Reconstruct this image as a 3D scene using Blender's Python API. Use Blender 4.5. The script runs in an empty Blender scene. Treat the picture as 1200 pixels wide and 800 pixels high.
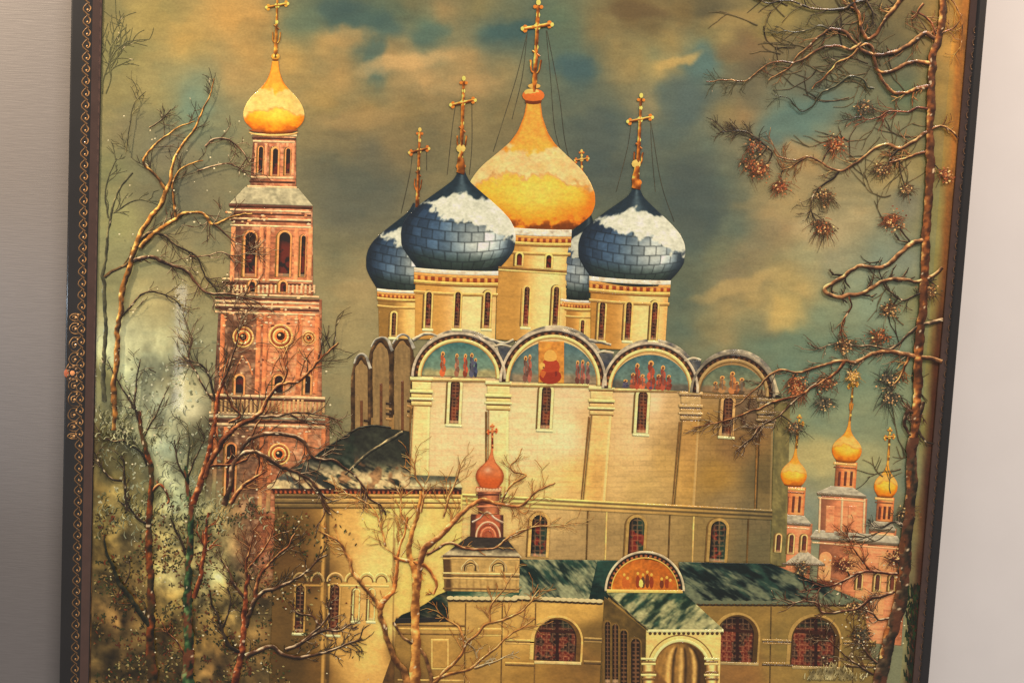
import bpy, math, random
import numpy as np

# ------------------------------------------------------------------ camera, world, lights, exposure
scene = bpy.context.scene
F = 1500.0          # focal length in pixels of the 1200 px wide photograph
DIST = 0.75         # metres from lens to the painting
up_c = np.array([792.0, 15250.0, 1500.0]); up_c /= np.linalg.norm(up_c)       # world up seen by the camera
n_c = np.array([0, 0, 1.0]) - up_c[2] * up_c; n_c /= np.linalg.norm(n_c)        # the painting's outward normal
x_c = np.cross(up_c, n_c)
R = np.array([x_c, -n_c, up_c])                                                 # camera axes -> world axes
view = R @ np.array([0, 0, -1.0])
cam_loc = -DIST * view
cd = bpy.data.cameras.new('camera'); cam = bpy.data.objects.new('camera', cd)
scene.collection.objects.link(cam)
from mathutils import Matrix, Vector
M4 = Matrix([list(R[i]) + [cam_loc[i]] for i in range(3)] + [[0, 0, 0, 1]])
cam.matrix_world = M4
cd.sensor_width = 36.0; cd.lens = 36.0 * F / 1200.0; cd.clip_start = 0.01; cd.clip_end = 50
scene.camera = cam

w = bpy.data.worlds.new('World'); scene.world = w; w.use_nodes = True
bg = w.node_tree.nodes['Background']
bg.inputs[0].default_value = (1.0, 0.93, 0.86, 1); bg.inputs[1].default_value = 0.42

def area(name, loc, target, sx, sy, power, col):
    d = bpy.data.lights.new(name, 'AREA'); d.shape = 'RECTANGLE'; d.size = sx; d.size_y = sy
    d.energy = power; d.color = col
    o = bpy.data.objects.new(name, d); scene.collection.objects.link(o)
    o.location = loc
    o.rotation_euler = (Vector(target) - Vector(loc)).to_track_quat('-Z', 'Y').to_euler()
    return o
area('gallery_lamp', (0.55, -1.5, 1.55), (0.02, 0, 0), 0.5, 0.5, 25.0, (1.0, 0.93, 0.84))
area('strip_lamp', (-0.455, -1.0, -0.13), (-0.19, 0, -0.03), 0.014, 0.17, 0.105, (1.0, 0.96, 0.88))
sd = bpy.data.lights.new('added_wall_spot', 'SPOT'); sd.energy = 24.0; sd.color = (1.0, 0.80, 0.55); sd.spot_size = math.radians(44); sd.spot_blend = 1.0; sd.shadow_soft_size = 0.02  # unseen spot added to brighten the top of the left wall
so = bpy.data.objects.new('added_wall_spot', sd); scene.collection.objects.link(so); so.location = (-0.56, -0.20, 0.46)
so.rotation_euler = (Vector((-0.33, 0.02, 0.17)) - Vector(so.location)).to_track_quat('-Z', 'Y').to_euler()
area('added_warm_fill', (0.66, -0.35, 0.46), (0.36, 0.02, 0.16), 0.25, 0.15, 2.0, (1.0, 0.60, 0.30))  # unseen area light added to warm the upper right wall

cs = bpy.data.lights.new('added_cool_spot', 'SPOT'); cs.energy = 1.6; cs.color = (0.72, 0.86, 1.0); cs.spot_size = math.radians(34); cs.spot_blend = 1.0; cs.shadow_soft_size = 0.02  # added unseen spot, stands in for bluish reflections on the left wall
co = bpy.data.objects.new('added_cool_spot', cs); scene.collection.objects.link(co); co.location = (-0.60, -0.22, -0.02)
co.rotation_euler = (Vector((-0.335, 0.02, -0.03)) - Vector(co.location)).to_track_quat('-Z', 'Y').to_euler()
vs = scene.view_settings
vs.view_transform = 'Standard'; vs.look = 'None'; vs.exposure = 0.0; vs.gamma = 1.0
vs.use_curve_mapping = False

# ------------------------------------------------------------------ the panel's own coordinates
def on_panel(px, py, h):
    """Point on the painting's plane (h millimetres proud of it) from the tracing grid of the picture."""
    px = np.asarray(px, float); py = np.asarray(py, float); h = np.asarray(h, float) * 0.001
    px, py, h = np.broadcast_arrays(px, py, h)
    d = np.stack([(px - 600) / F, -(py - 400) / F, -np.ones_like(px)], -1) @ R.T
    t = (-h - cam_loc[1]) / d[..., 1]
    return cam_loc + d * t[..., None]

def lin(c):
    c = np.clip(np.asarray(c, float) / 255.0, 0, 1)
    return np.where(c <= 0.04045, c / 12.92, ((c + 0.055) / 1.055) ** 2.4)
def pigment(K, amt=1.0):
    """traced colours to pigment: warmer and a little stronger in the lights"""
    K = K0 = np.clip(np.asarray(K, float), 0, 255); l = (K @ np.array([.3, .6, .1]))[..., None] / 255
    s = np.clip((l - .12) / .35, 0, 1)
    K = K * (np.array([1.0, .985, .95]) * (1 - s) + np.array([1.11, 1.035, .90]) * s)
    m = K.mean(-1, keepdims=True); K = m + (K - m) * 1.10
    return np.clip((K0 * (1 - amt) + K * amt) * (.86 + .215 * np.clip((l - .15) / .55, 0, 1)), 0, 250)
PIG = np.array([1.07, 1.09, 1.17])                                           # pigment strength against the room light

_rt = np.random.RandomState(7).rand(512, 512)
def vnoise(x, y, s, seed=0):
    x = np.asarray(x, float) / s + seed * 17.31 + 1000; y = np.asarray(y, float) / s + seed * 9.77 + 1000
    xi = np.floor(x).astype(int); yi = np.floor(y).astype(int); fx = x - xi; fy = y - yi
    fx = fx * fx * (3 - 2 * fx); fy = fy * fy * (3 - 2 * fy)
    g = lambda a, b: _rt[a % 512, b % 512]
    return (g(xi, yi) * (1 - fx) + g(xi + 1, yi) * fx) * (1 - fy) + (g(xi, yi + 1) * (1 - fx) + g(xi + 1, yi + 1) * fx) * fy
def fbm(x, y, s, seed=0, o=4):
    r = 0; a = 0.5; t = 0
    for k in range(o):
        r = r + a * vnoise(x, y, s / 2 ** k, seed + k * 3); t += a; a *= 0.55
    return r / t
def C(c): return np.array(c, float)
def mix(a, b, t): 
    t = np.clip(np.asarray(t, float), 0, 1)[..., None]
    return np.asarray(a, float) * (1 - t) + np.asarray(b, float) * t
def sst(a, b, x): 
    t = np.clip((np.asarray(x, float) - a) / (b - a), 0, 1); return t * t * (3 - 2 * t)
def rough(c, x, y, amp=0.12, sx=9, sy=3, seed=1):
    n = fbm(np.asarray(x) / (sx / 4.0), np.asarray(y) / (sy / 4.0), 4, seed, 3) - 0.5
    m = fbm(x, y, 2.6, seed + 5, 2) - 0.5
    return np.clip(c * (1 + amp * 2 * n[..., None] + amp * 1.2 * m[..., None]), 0, 255)
def field(pts, p=3.2, soft=60.0, warp=0.0, seed=3, jit=0.08):
    P = np.array([[a[0], a[1]] for a in pts], float); K = np.array([a[2] for a in pts], float)
    def f(x, y, *_):
        x = np.asarray(x, float); y = np.asarray(y, float); sh = x.shape
        X = x.ravel(); Y = y.ravel()
        if warp:
            X = X + warp * 2 * (fbm(x, y, 42, seed, 3).ravel() - .5); Y = Y + warp * 2 * (fbm(x, y, 42, seed + 20, 3).ravel() - .5)
        out = np.zeros((X.size, 3))
        for i in range(0, X.size, 20000):
            d2 = (X[i:i+20000, None] - P[:, 0]) ** 2 + (Y[i:i+20000, None] - P[:, 1]) ** 2 + soft
            wt = d2 ** (-p / 2 * 1.0); wt /= wt.sum(1, keepdims=True)
            out[i:i+20000] = wt @ K
        return rough(out.reshape(sh + (3,)), x, y, jit, 9, 4, seed)
    return f
def flat(c, amp=0.1, seed=1, sx=8, sy=4):
    def f(x, y, *_): return rough(np.broadcast_to(C(c), np.shape(x) + (3,)), x, y, amp, sx, sy, seed)
    return f

# ------------------------------------------------------------------ paint layers
class Layer:
    """Collects raised paint (grids and ridges) and links it as ONE mesh object."""
    tick = 0
    def __init__(s, hs=0.22): s.V = []; s.K = []; s.Q = []; s.n = 0; s.hs = hs   # hs: how strongly the paint stands proud
    def grid(s, X, Y, K, H, skirt=0.35):
        H = np.broadcast_to(np.asarray(H, float), X.shape)
        if skirt:
            X = np.pad(X, 1, mode='edge'); Y = np.pad(Y, 1, mode='edge')
            K = np.pad(K, ((1, 1), (1, 1), (0, 0)), mode='edge')
            H2 = np.pad(H, 1, mode='edge').copy()
            H2[0] -= skirt; H2[-1] -= skirt; H2[1:-1, 0] -= skirt; H2[1:-1, -1] -= skirt; H = H2
        Layer.tick = (Layer.tick + 1) % 13; H = H + Layer.tick * .007                 # no two coats of paint lie in one plane
        a, b = X.shape
        s.V.append(on_panel(X, Y, H * s.hs).reshape(-1, 3)); s.K.append(K.reshape(-1, 3))
        i = np.arange(a * b).reshape(a, b) + s.n
        s.Q.append(np.stack([i[:-1, :-1], i[1:, :-1], i[1:, 1:], i[:-1, 1:]], -1).reshape(-1, 4)); s.n += a * b
    def loft(s, A, B, col, h, step=1.6, relief=None, skirt=0.35):
        A = np.array(A, float); B = np.array(B, float)
        def rs(P, n):
            if len(P) == n: return P
            if len(P) == 2:
                t = np.linspace(0, 1, n)[:, None]; return P[0] * (1 - t) + P[1] * t
            d = np.r_[0, np.cumsum(np.hypot(*np.diff(P, axis=0).T))]; t = np.linspace(0, d[-1], n)
            return np.stack([np.interp(t, d, P[:, 0]), np.interp(t, d, P[:, 1])], 1)
        la = np.hypot(*np.diff(A, axis=0).T).sum(); lb = np.hypot(*np.diff(B, axis=0).T).sum()
        n = max(3, int(max(la, lb) / step) + 1)
        if len(A) == len(B) and len(A) > 6:                      # matched outlines: keep their pairing, only refine it
            d = np.r_[0, np.cumsum(np.maximum(np.hypot(*np.diff(A, axis=0).T), np.hypot(*np.diff(B, axis=0).T)) + 1e-6)]
            t = np.linspace(0, d[-1], n)
            A, B = [np.stack([np.interp(t, d, q[:, 0]), np.interp(t, d, q[:, 1])], 1) for q in (A, B)]
        else: A = rs(A, n); B = rs(B, n)
        m = max(3, int(np.hypot(*(A - B).T).max() / step) + 1)
        u = np.linspace(0, 1, m)[None, :, None]
        G = A[:, None] * (1 - u) + B[:, None] * u
        X, Y = G[..., 0], G[..., 1]
        U = np.broadcast_to(u[..., 0], X.shape); Vv = np.broadcast_to(np.linspace(0, 1, n)[:, None], X.shape)
        k = col(X, Y, U, Vv); H = h if relief is None else h + relief(U, Vv, X, Y)
        s.grid(X, Y, k, H, skirt)
    def quad(s, tl, tr, br, bl, col, h, step=1.6, skirt=0.35, relief=None):
        s.loft([tl, bl], [tr, br], col, h, step, relief, skirt)
    def poly(s, pts, col, h, step=1.6):
        P = np.array(pts, float); y0, y1 = P[:, 1].min(), P[:, 1].max()
        n = max(3, int((y1 - y0) / step)); ys = np.linspace(y0 + .01, y1 - .01, n); L = []; Rr = []
        Q = np.roll(P, -1, 0)
        for y in ys:
            xs = [p[0] + (y - p[1]) / (q[1] - p[1]) * (q[0] - p[0]) for p, q in zip(P, Q) if (p[1] - y) * (q[1] - y) < 0]
            if not xs: xs = [P[0, 0]]
            L.append((min(xs), y)); Rr.append((max(xs), y))
        if n <= 6:
            L += [L[-1]] * (7 - n); Rr += [Rr[-1]] * (7 - n)
        s.loft(L, Rr, col, h, step)
    def ring(s, cx, cy, rx, ry, w, a0, a1, col, h, step=1.3, th=0.0):
        n = max(6, int(abs(a1 - a0) * max(rx, ry) / step)); m = max(3, int(w / 1.0) + 1)
        a = np.linspace(a0, a1, n)[:, None]; r = np.linspace(0, 1, m)[None, :]
        lx = (rx - w * r) * np.cos(a); ly = -(ry - w * r) * np.sin(a)
        X = cx + lx * math.cos(th) - ly * math.sin(th); Y = cy + lx * math.sin(th) + ly * math.cos(th)
        s.grid(X, Y, col(X, Y, np.broadcast_to(r, X.shape), np.broadcast_to((a - a0) / (a1 - a0), X.shape)), h)
    def dab(s, x, y, rx, ry, c, h, n=7, ang=0.0, bulge=0.25):
        a = np.linspace(0, 2 * math.pi, n + 1)[None, :]; r = np.array([1.0, 0.55, 0.02])[:, None]
        lx = rx * r * np.cos(a); ly = ry * r * np.sin(a)
        X = x + lx * math.cos(ang) - ly * math.sin(ang); Y = y + lx * math.sin(ang) + ly * math.cos(ang)
        H = h + (np.array([-.2, .75, 1.0])[:, None] * bulge) + 0 * X
        s.grid(X, Y, np.broadcast_to(C(c), X.shape + (3,)), H, 0)
    def stroke(s, pts, w0, w1, pal, h, lit=(-.35, -.9), seed=0, ridge=0.30, smooth=True, step=2.0, spots=0.0, k=5):
        P = np.array(pts, float)
        if smooth and len(P) > 2: P = spline(P, step)
        else:
            d = np.r_[0, np.cumsum(np.hypot(*np.diff(P, axis=0).T))]; n = max(2, int(d[-1] / step) + 1)
            t = np.linspace(0, d[-1], n); P = np.stack([np.interp(t, d, P[:, 0]), np.interp(t, d, P[:, 1])], 1)
        if smooth and w0 > 1.6 and len(P) > 8:                  # the brush wavers
            P = P + (np.stack([fbm(P[:, 0], P[:, 1], 11, seed + 60, 3), fbm(P[:, 0], P[:, 1], 11, seed + 70, 3)], 1) - .5) * min(4.0, 1.6 + w0 * .35)
        n = len(P); T = np.gradient(P, axis=0); T /= np.hypot(*T.T)[:, None] + 1e-9
        N = np.stack([-T[:, 1], T[:, 0]], 1)
        t = np.linspace(0, 1, n); W = (w0 * (1 - t) + w1 * t) / 2
        W = W * (0.66 + 0.66 * fbm(P[:, 0], P[:, 1], 12, seed, 4))
        q = np.linspace(-1, 1, k)[None, :]
        X = P[:, :1] + N[:, :1] * W[:, None] * q; Y = P[:, 1:] + N[:, 1:] * W[:, None] * q
        H = h + ridge * W[:, None] * (1 - q * q) * min(1.0, .22 / s.hs) * 1.7 - 0.1
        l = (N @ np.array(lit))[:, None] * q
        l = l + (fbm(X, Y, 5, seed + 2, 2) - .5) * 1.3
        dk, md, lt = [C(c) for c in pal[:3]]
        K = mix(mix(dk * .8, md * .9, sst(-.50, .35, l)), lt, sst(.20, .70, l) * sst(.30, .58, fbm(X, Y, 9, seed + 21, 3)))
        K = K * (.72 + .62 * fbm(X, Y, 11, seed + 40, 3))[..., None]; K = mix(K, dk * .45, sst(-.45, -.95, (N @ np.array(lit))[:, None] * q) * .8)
        if len(pal) > 3:                                     # patches of a second pigment along the bark
            K = mix(K, C(pal[3]), sst(.50, .60, fbm(X * 1.5, Y * .8, 12, seed + 9, 4)) * .75)
        if spots: K = mix(K, C((232, 214, 176)), (vnoise(X, Y, 3.2, seed + 4) > 1 - spots) * (l > -.3) * .85)
        s.grid(X, Y, K, H, 0)
        return P
    def put(s, name, parent, mat, label=None, kind=None, warm=None):
        me = bpy.data.meshes.new(name)
        V = np.concatenate(s.V); K = np.concatenate(s.K); Q = np.concatenate(s.Q)
        me.vertices.add(len(V)); me.vertices.foreach_set('co', V.astype(np.float32).ravel())
        me.loops.add(Q.size); me.loops.foreach_set('vertex_index', Q.astype(np.int32).ravel())
        me.polygons.add(len(Q)); me.polygons.foreach_set('loop_start', np.arange(0, Q.size, 4, dtype=np.int32))
        me.polygons.foreach_set('use_smooth', np.ones(len(Q), bool))
        ca = me.color_attributes.new('pigment', 'FLOAT_COLOR', 'POINT')
        ca.data.foreach_set('color', np.c_[np.minimum(lin(pigment(K, (.3 if mat is IMPASTO else 1.0) if warm is None else warm)) * PIG, .95), np.ones(len(K))].astype(np.float32).ravel())
        me.update(); me.validate()
        me.materials.append(mat)
        o = bpy.data.objects.new(name, me); scene.collection.objects.link(o); o.parent = parent
        if label: o['label'] = label
        if kind: o['kind'] = kind
        return o

def spline(P, step=2.0):
    P = np.array(P, float); Q = np.vstack([2 * P[0] - P[1], P, 2 * P[-1] - P[-2]]); out = []
    for i in range(1, len(Q) - 2):
        p0, p1, p2, p3 = Q[i-1:i+3]; n = max(2, int(np.hypot(*(p2 - p1)) / step))
        t = np.linspace(0, 1, n, endpoint=False)[:, None]
        out.append(.5 * ((2 * p1) + (-p0 + p2) * t + (2 * p0 - 5 * p1 + 4 * p2 - p3) * t ** 2 + (-p0 + 3 * p1 - 3 * p2 + p3) * t ** 3))
    out.append(P[-1:]); return np.vstack(out)

def lean(x): return math.radians(0.9 + (x - 82) / 1077 * 4.0)      # how far the picture's uprights lean there
def loc(x0, y0, u, v):                                                 # u right, v up, from a foot point
    t = lean(x0); return (x0 + u * math.cos(t) + v * math.sin(t), y0 + u * math.sin(t) - v * math.cos(t))

# ------------------------------------------------------------------ materials
def paint_material(name, rough_=0.5, coat=0.35, metal=0.0, bump=0.2, grain=0.10):
    m = bpy.data.materials.new(name); m.use_nodes = True; nt = m.node_tree; N = nt.nodes; L = nt.links
    b = N['Principled BSDF']
    at = N.new('ShaderNodeAttribute'); at.attribute_name = 'pigment'
    tc = N.new('ShaderNodeTexCoord')
    mp = N.new('ShaderNodeMapping'); mp.inputs['Scale'].default_value = (1, 1, 1.6)
    L.new(tc.outputs['Object'], mp.inputs[0])
    nz = N.new('ShaderNodeTexNoise'); nz.inputs['Scale'].default_value = 700; nz.inputs['Detail'].default_value = 4
    L.new(mp.outputs[0], nz.inputs['Vector'])
    mr = N.new('ShaderNodeMapRange'); mr.inputs[1].default_value = .3; mr.inputs[2].default_value = .7
    mr.inputs[3].default_value = 1 - grain; mr.inputs[4].default_value = 1 + grain
    L.new(nz.outputs['Fac'], mr.inputs[0])
    mx = N.new('ShaderNodeVectorMath'); mx.operation = 'SCALE'
    L.new(at.outputs['Color'], mx.inputs[0]); L.new(mr.outputs[0], mx.inputs['Scale'])
    L.new(mx.outputs[0], b.inputs['Base Color'])
    n2 = N.new('ShaderNodeTexNoise'); n2.inputs['Scale'].default_value = 260; n2.inputs['Detail'].default_value = 6
    L.new(mp.outputs[0], n2.inputs['Vector'])
    bp = N.new('ShaderNodeBump'); bp.inputs['Strength'].default_value = bump; bp.inputs['Distance'].default_value = 0.0004
    L.new(n2.outputs['Fac'], bp.inputs['Height']); L.new(bp.outputs[0], b.inputs['Normal'])
    b.inputs['Roughness'].default_value = rough_; b.inputs['Metallic'].default_value = metal
    b.inputs['Specular IOR Level'].default_value = 0.3
    b.inputs['Coat Weight'].default_value = coat; b.inputs['Coat Roughness'].default_value = 0.038
    return m
OIL = paint_material('oil_paint_under_lacquer')
GOLD = paint_material('gold_paint', 0.38, 0.4, 0.10, 0.2, 0.10)
IMPASTO = paint_material('raised_impasto_paint', 0.45, 0.35, 0.0, 0.4, 0.16)

def solid(name, col, r=0.5, coat=0.0, noise=0.1, scale=60, bump=0.0, stretch=(1, 1, 1), metal=0.0):
    m = bpy.data.materials.new(name); m.use_nodes = True; nt = m.node_tree; N = nt.nodes; L = nt.links
    b = N['Principled BSDF']; tc = N.new('ShaderNodeTexCoord'); mp = N.new('ShaderNodeMapping')
    mp.inputs['Scale'].default_value = stretch; L.new(tc.outputs['Object'], mp.inputs[0])
    nz = N.new('ShaderNodeTexNoise'); nz.inputs['Scale'].default_value = scale; nz.inputs['Detail'].default_value = 5
    L.new(mp.outputs[0], nz.inputs['Vector'])
    cr = N.new('ShaderNodeValToRGB'); c = lin(col)
    cr.color_ramp.elements[0].position = .3; cr.color_ramp.elements[1].position = .7
    cr.color_ramp.elements[0].color = (*(c * (1 - noise)), 1); cr.color_ramp.elements[1].color = (*np.clip(c * (1 + noise), 0, 1), 1)
    L.new(nz.outputs['Fac'], cr.inputs[0]); L.new(cr.outputs[0], b.inputs['Base Color'])
    if bump:
        bp = N.new('ShaderNodeBump'); bp.inputs['Strength'].default_value = bump; bp.inputs['Distance'].default_value = 0.0006
        L.new(nz.outputs['Fac'], bp.inputs['Height']); L.new(bp.outputs[0], b.inputs['Normal'])
    b.inputs['Roughness'].default_value = r; b.inputs['Coat Weight'].default_value = coat; b.inputs['Metallic'].default_value = metal
    b.inputs['Coat Roughness'].default_value = 0.1
    return m

def solid_obj(name, verts, faces, mat, parent=None, bevel=0.0, kind=None, label=None):
    me = bpy.data.meshes.new(name); me.from_pydata([tuple(v) for v in verts], [], faces); me.update()
    me.materials.append(mat); o = bpy.data.objects.new(name, me); scene.collection.objects.link(o); o.parent = parent
    if bevel:
        b = o.modifiers.new('bevel', 'BEVEL'); b.width = bevel; b.segments = 3
    if kind: o['kind'] = kind
    if label: o['label'] = label
    return o
BOX = [(0, 1, 2, 3), (7, 6, 5, 4), (0, 4, 5, 1), (1, 5, 6, 2), (2, 6, 7, 3), (3, 7, 4, 0)]

# ------------------------------------------------------------------ wall behind the panel
WALL_Y = 0.024
seam = 0.02
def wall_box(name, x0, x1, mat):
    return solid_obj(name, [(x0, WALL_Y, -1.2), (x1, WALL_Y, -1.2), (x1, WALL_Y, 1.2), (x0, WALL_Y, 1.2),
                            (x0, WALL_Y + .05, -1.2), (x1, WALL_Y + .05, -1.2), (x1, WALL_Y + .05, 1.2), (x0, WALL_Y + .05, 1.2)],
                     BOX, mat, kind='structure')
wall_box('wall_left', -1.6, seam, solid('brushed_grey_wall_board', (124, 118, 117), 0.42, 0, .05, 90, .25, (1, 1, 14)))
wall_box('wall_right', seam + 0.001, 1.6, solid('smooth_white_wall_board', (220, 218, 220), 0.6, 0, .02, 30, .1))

# ------------------------------------------------------------------ the lacquer panel: one thing
panel = bpy.data.objects.new('lacquer_painting', None); scene.collection.objects.link(panel)
panel['label'] = 'dark framed lacquer painting of a snowy monastery with gold and blue onion domes'
panel['category'] = 'painting'
XL = float(on_panel(76, 400, 4)[0]); XR = float(on_panel(1123, 400, 4)[0])
ZT = float(on_panel(600, -70, 4)[2]); ZB = float(on_panel(600, 870, 4)[2])
panel.location = (0, 0, 0)
black = solid('black_lacquer', (30, 28, 30), 0.4, .2, .15, 40)
maroon = solid('maroon_lacquer', (80, 56, 48), 0.35, .5, .15, 90)
solid_obj('backing_board', [(XL + .001, 0.0006, ZB), (XR - .001, 0.0006, ZB), (XR - .001, 0.0006, ZT), (XL + .001, 0.0006, ZT),
                            (XL + .001, .022, ZB), (XR - .001, .022, ZB), (XR - .001, .022, ZT), (XL + .001, .022, ZT)], BOX, black, panel)
def rail(name, xa, xb, prof, mats, za=ZB, zb=ZT, parent=panel):
    """moulding with a cross-section prof = [(fraction across, mm proud)] from xa to xb, one object per rail"""
    pts = [(xa + (xb - xa) * f, -h * .001) for f, h in prof]
    pts = [(pts[0][0], .021)] + pts + [(pts[-1][0], .0005)]
    n = len(pts); V = [(x, y, za) for x, y in pts] + [(x, y, zb) for x, y in pts]
    Fc = [(i, (i + 1) % n, n + (i + 1) % n, n + i) for i in range(n)] + [tuple(range(n))[::-1], tuple(range(n, 2 * n))]
    if xb < xa: Fc = [tuple(reversed(f)) for f in Fc]
    o = solid_obj(name, V, Fc, mats[0], parent); o.data.materials.append(mats[1])
    for p, i in zip(o.data.polygons, range(n)):
        if 1 <= i and pts[i][0] != pts[(i + 1) % n][0] and abs((pts[i][0] + pts[(i + 1) % n][0]) / 2 - xa) > abs(xb - xa) * .68: p.material_index = 1
    o.modifiers.new('bevel', 'BEVEL').width = .0004
    return o
xLi = float(on_panel(112, 400, 1)[0]); xRi = float(on_panel(1103, 400, 1)[0])
left_rail = rail('frame_rail', XL, xLi, [(0, 3.4), (.05, 4), (.64, 4), (.72, 3.2), (.92, 1.0), (1, .8)], (black, maroon))
right_rail = rail('frame_rail', XR, xRi, [(0, 3.4), (.06, 4), (.5, 4), (.62, 3.0), (.9, 1.4), (1, .8)], (black, maroon))

# ------------------------------------------------------------------ gold scroll ornament on the frame
SCR_D = (60, 46, 32); SCR_M = (120, 94, 66); SCR_L = (168, 138, 102)
def centre_mesh(o, parent):
    me = o.data; co = np.empty(len(me.vertices) * 3, np.float32); me.vertices.foreach_get('co', co); co = co.reshape(-1, 3)
    c = (co.max(0) + co.min(0)) / 2; c[1] = co[:, 1].max(); co -= c
    me.vertices.foreach_set('co', co.ravel()); me.update(); o.location = c; return c
L = Layer(1.0)
ax, ay, pr = 96.5, 300.0, 13.6
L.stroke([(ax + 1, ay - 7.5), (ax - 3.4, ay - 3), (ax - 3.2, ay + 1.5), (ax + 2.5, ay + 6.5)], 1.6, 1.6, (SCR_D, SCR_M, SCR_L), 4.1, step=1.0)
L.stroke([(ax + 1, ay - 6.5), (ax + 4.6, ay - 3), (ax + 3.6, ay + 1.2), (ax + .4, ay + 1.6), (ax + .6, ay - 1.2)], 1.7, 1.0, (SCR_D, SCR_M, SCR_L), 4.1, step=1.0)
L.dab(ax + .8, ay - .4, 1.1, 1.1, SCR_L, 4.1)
scr = L.put('scroll', left_rail, GOLD); c0 = centre_mesh(scr, left_rail)
first = True; z = ZB + 0.004
xax = float(on_panel(96.5, 300, 4)[0])
xrx = float(on_panel(1142 - 24, 300, 4)[0])
zs = []
while z < ZT: zs.append(z); z += pr * .0005
lo, hi = on_panel(92, 845, 4)[2], on_panel(92, -25, 4)[2]
for z in zs:
    if not lo < z < hi: continue
    if first: scr.location = (c0[0], c0[1], z); first = False
    else:
        o = scr.copy(); scene.collection.objects.link(o); o.location = (c0[0], c0[1], z)
xr0 = XR + (xRi - XR) * .52
L = Layer(1.0); DIM = ((46, 34, 28), (78, 58, 44), (112, 90, 68))
L.stroke([(ax + 1, ay - 7.5), (ax - 3.4, ay - 3), (ax - 3.2, ay + 1.5), (ax + 2.5, ay + 6.5)], 1.6, 1.6, DIM, 3.6, step=1.0)
L.stroke([(ax + 1, ay - 6.5), (ax + 4.6, ay - 3), (ax + 3.6, ay + 1.2), (ax + .4, ay + 1.6), (ax + .6, ay - 1.2)], 1.7, 1.0, DIM, 3.6, step=1.0)
scr2 = L.put('scroll', right_rail, GOLD); c2 = centre_mesh(scr2, right_rail); first = True
for z in zs:
    if not lo < z < hi: continue
    o = scr2 if first else scr2.copy()
    if not first: scene.collection.objects.link(o)
    first = False; o.location = (xr0, c2[1] + .0002, z); o.scale = (-.8, 1, 1)
# the wider cartouche half way down the left rail
L = Layer(1.0)
def cax(y): return 100.5 - 0.0175 * (y - 0) + 1.0
def hook(y, r, d=1):
    x = cax(y) - 8; P = (SCR_D, SCR_M, SCR_L)
    L.stroke([(x + 6, y - r), (x - 1, y - r), (x - 5, y - .2 * r), (x - 4, y + .6 * r), (x, y + r), (x + 6, y + r)], 1.5, 1.3, P, 4.1, step=1)
    L.stroke([(x + 3, y - .5 * r), (x - 1.5, y - .3 * r), (x - 1, y + .4 * r), (x + 2.5, y + .3 * r)], 1.4, 1, P, 4.1, step=1)
    L.dab(x + 2, y, 1.6, 1.4, SCR_L, 4.1); L.dab(x + 4.6, y - r * .8, 1.1, 1.1, SCR_L, 4.1)
for y, r in ((372, 4), (385, 6), (404, 8), (421, 7), (452, 7), (468, 8), (486, 7), (500, 5), (511, 3)): hook(y, r)
for k in range(9):
    a = k / 9 * 2 * math.pi; L.dab(cax(437) - 9 + 5.5 * math.cos(a), 437 + 7.5 * math.sin(a), 1.7, 1.7, SCR_M, 4.1)
L.dab(cax(437) - 9, 437, 3, 3.2, (190, 140, 105), 4.1); L.dab(cax(437) - 16, 437, 3.2, 5, (160, 98, 78), 4.1)
L.stroke([(cax(428) - 13, 426), (cax(437) - 18, 437), (cax(448) - 13, 448)], 1.4, 1.2, (SCR_D, SCR_M, SCR_L), 4.1, step=1)
L.put('scroll_cartouche', left_rail, GOLD)

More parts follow.
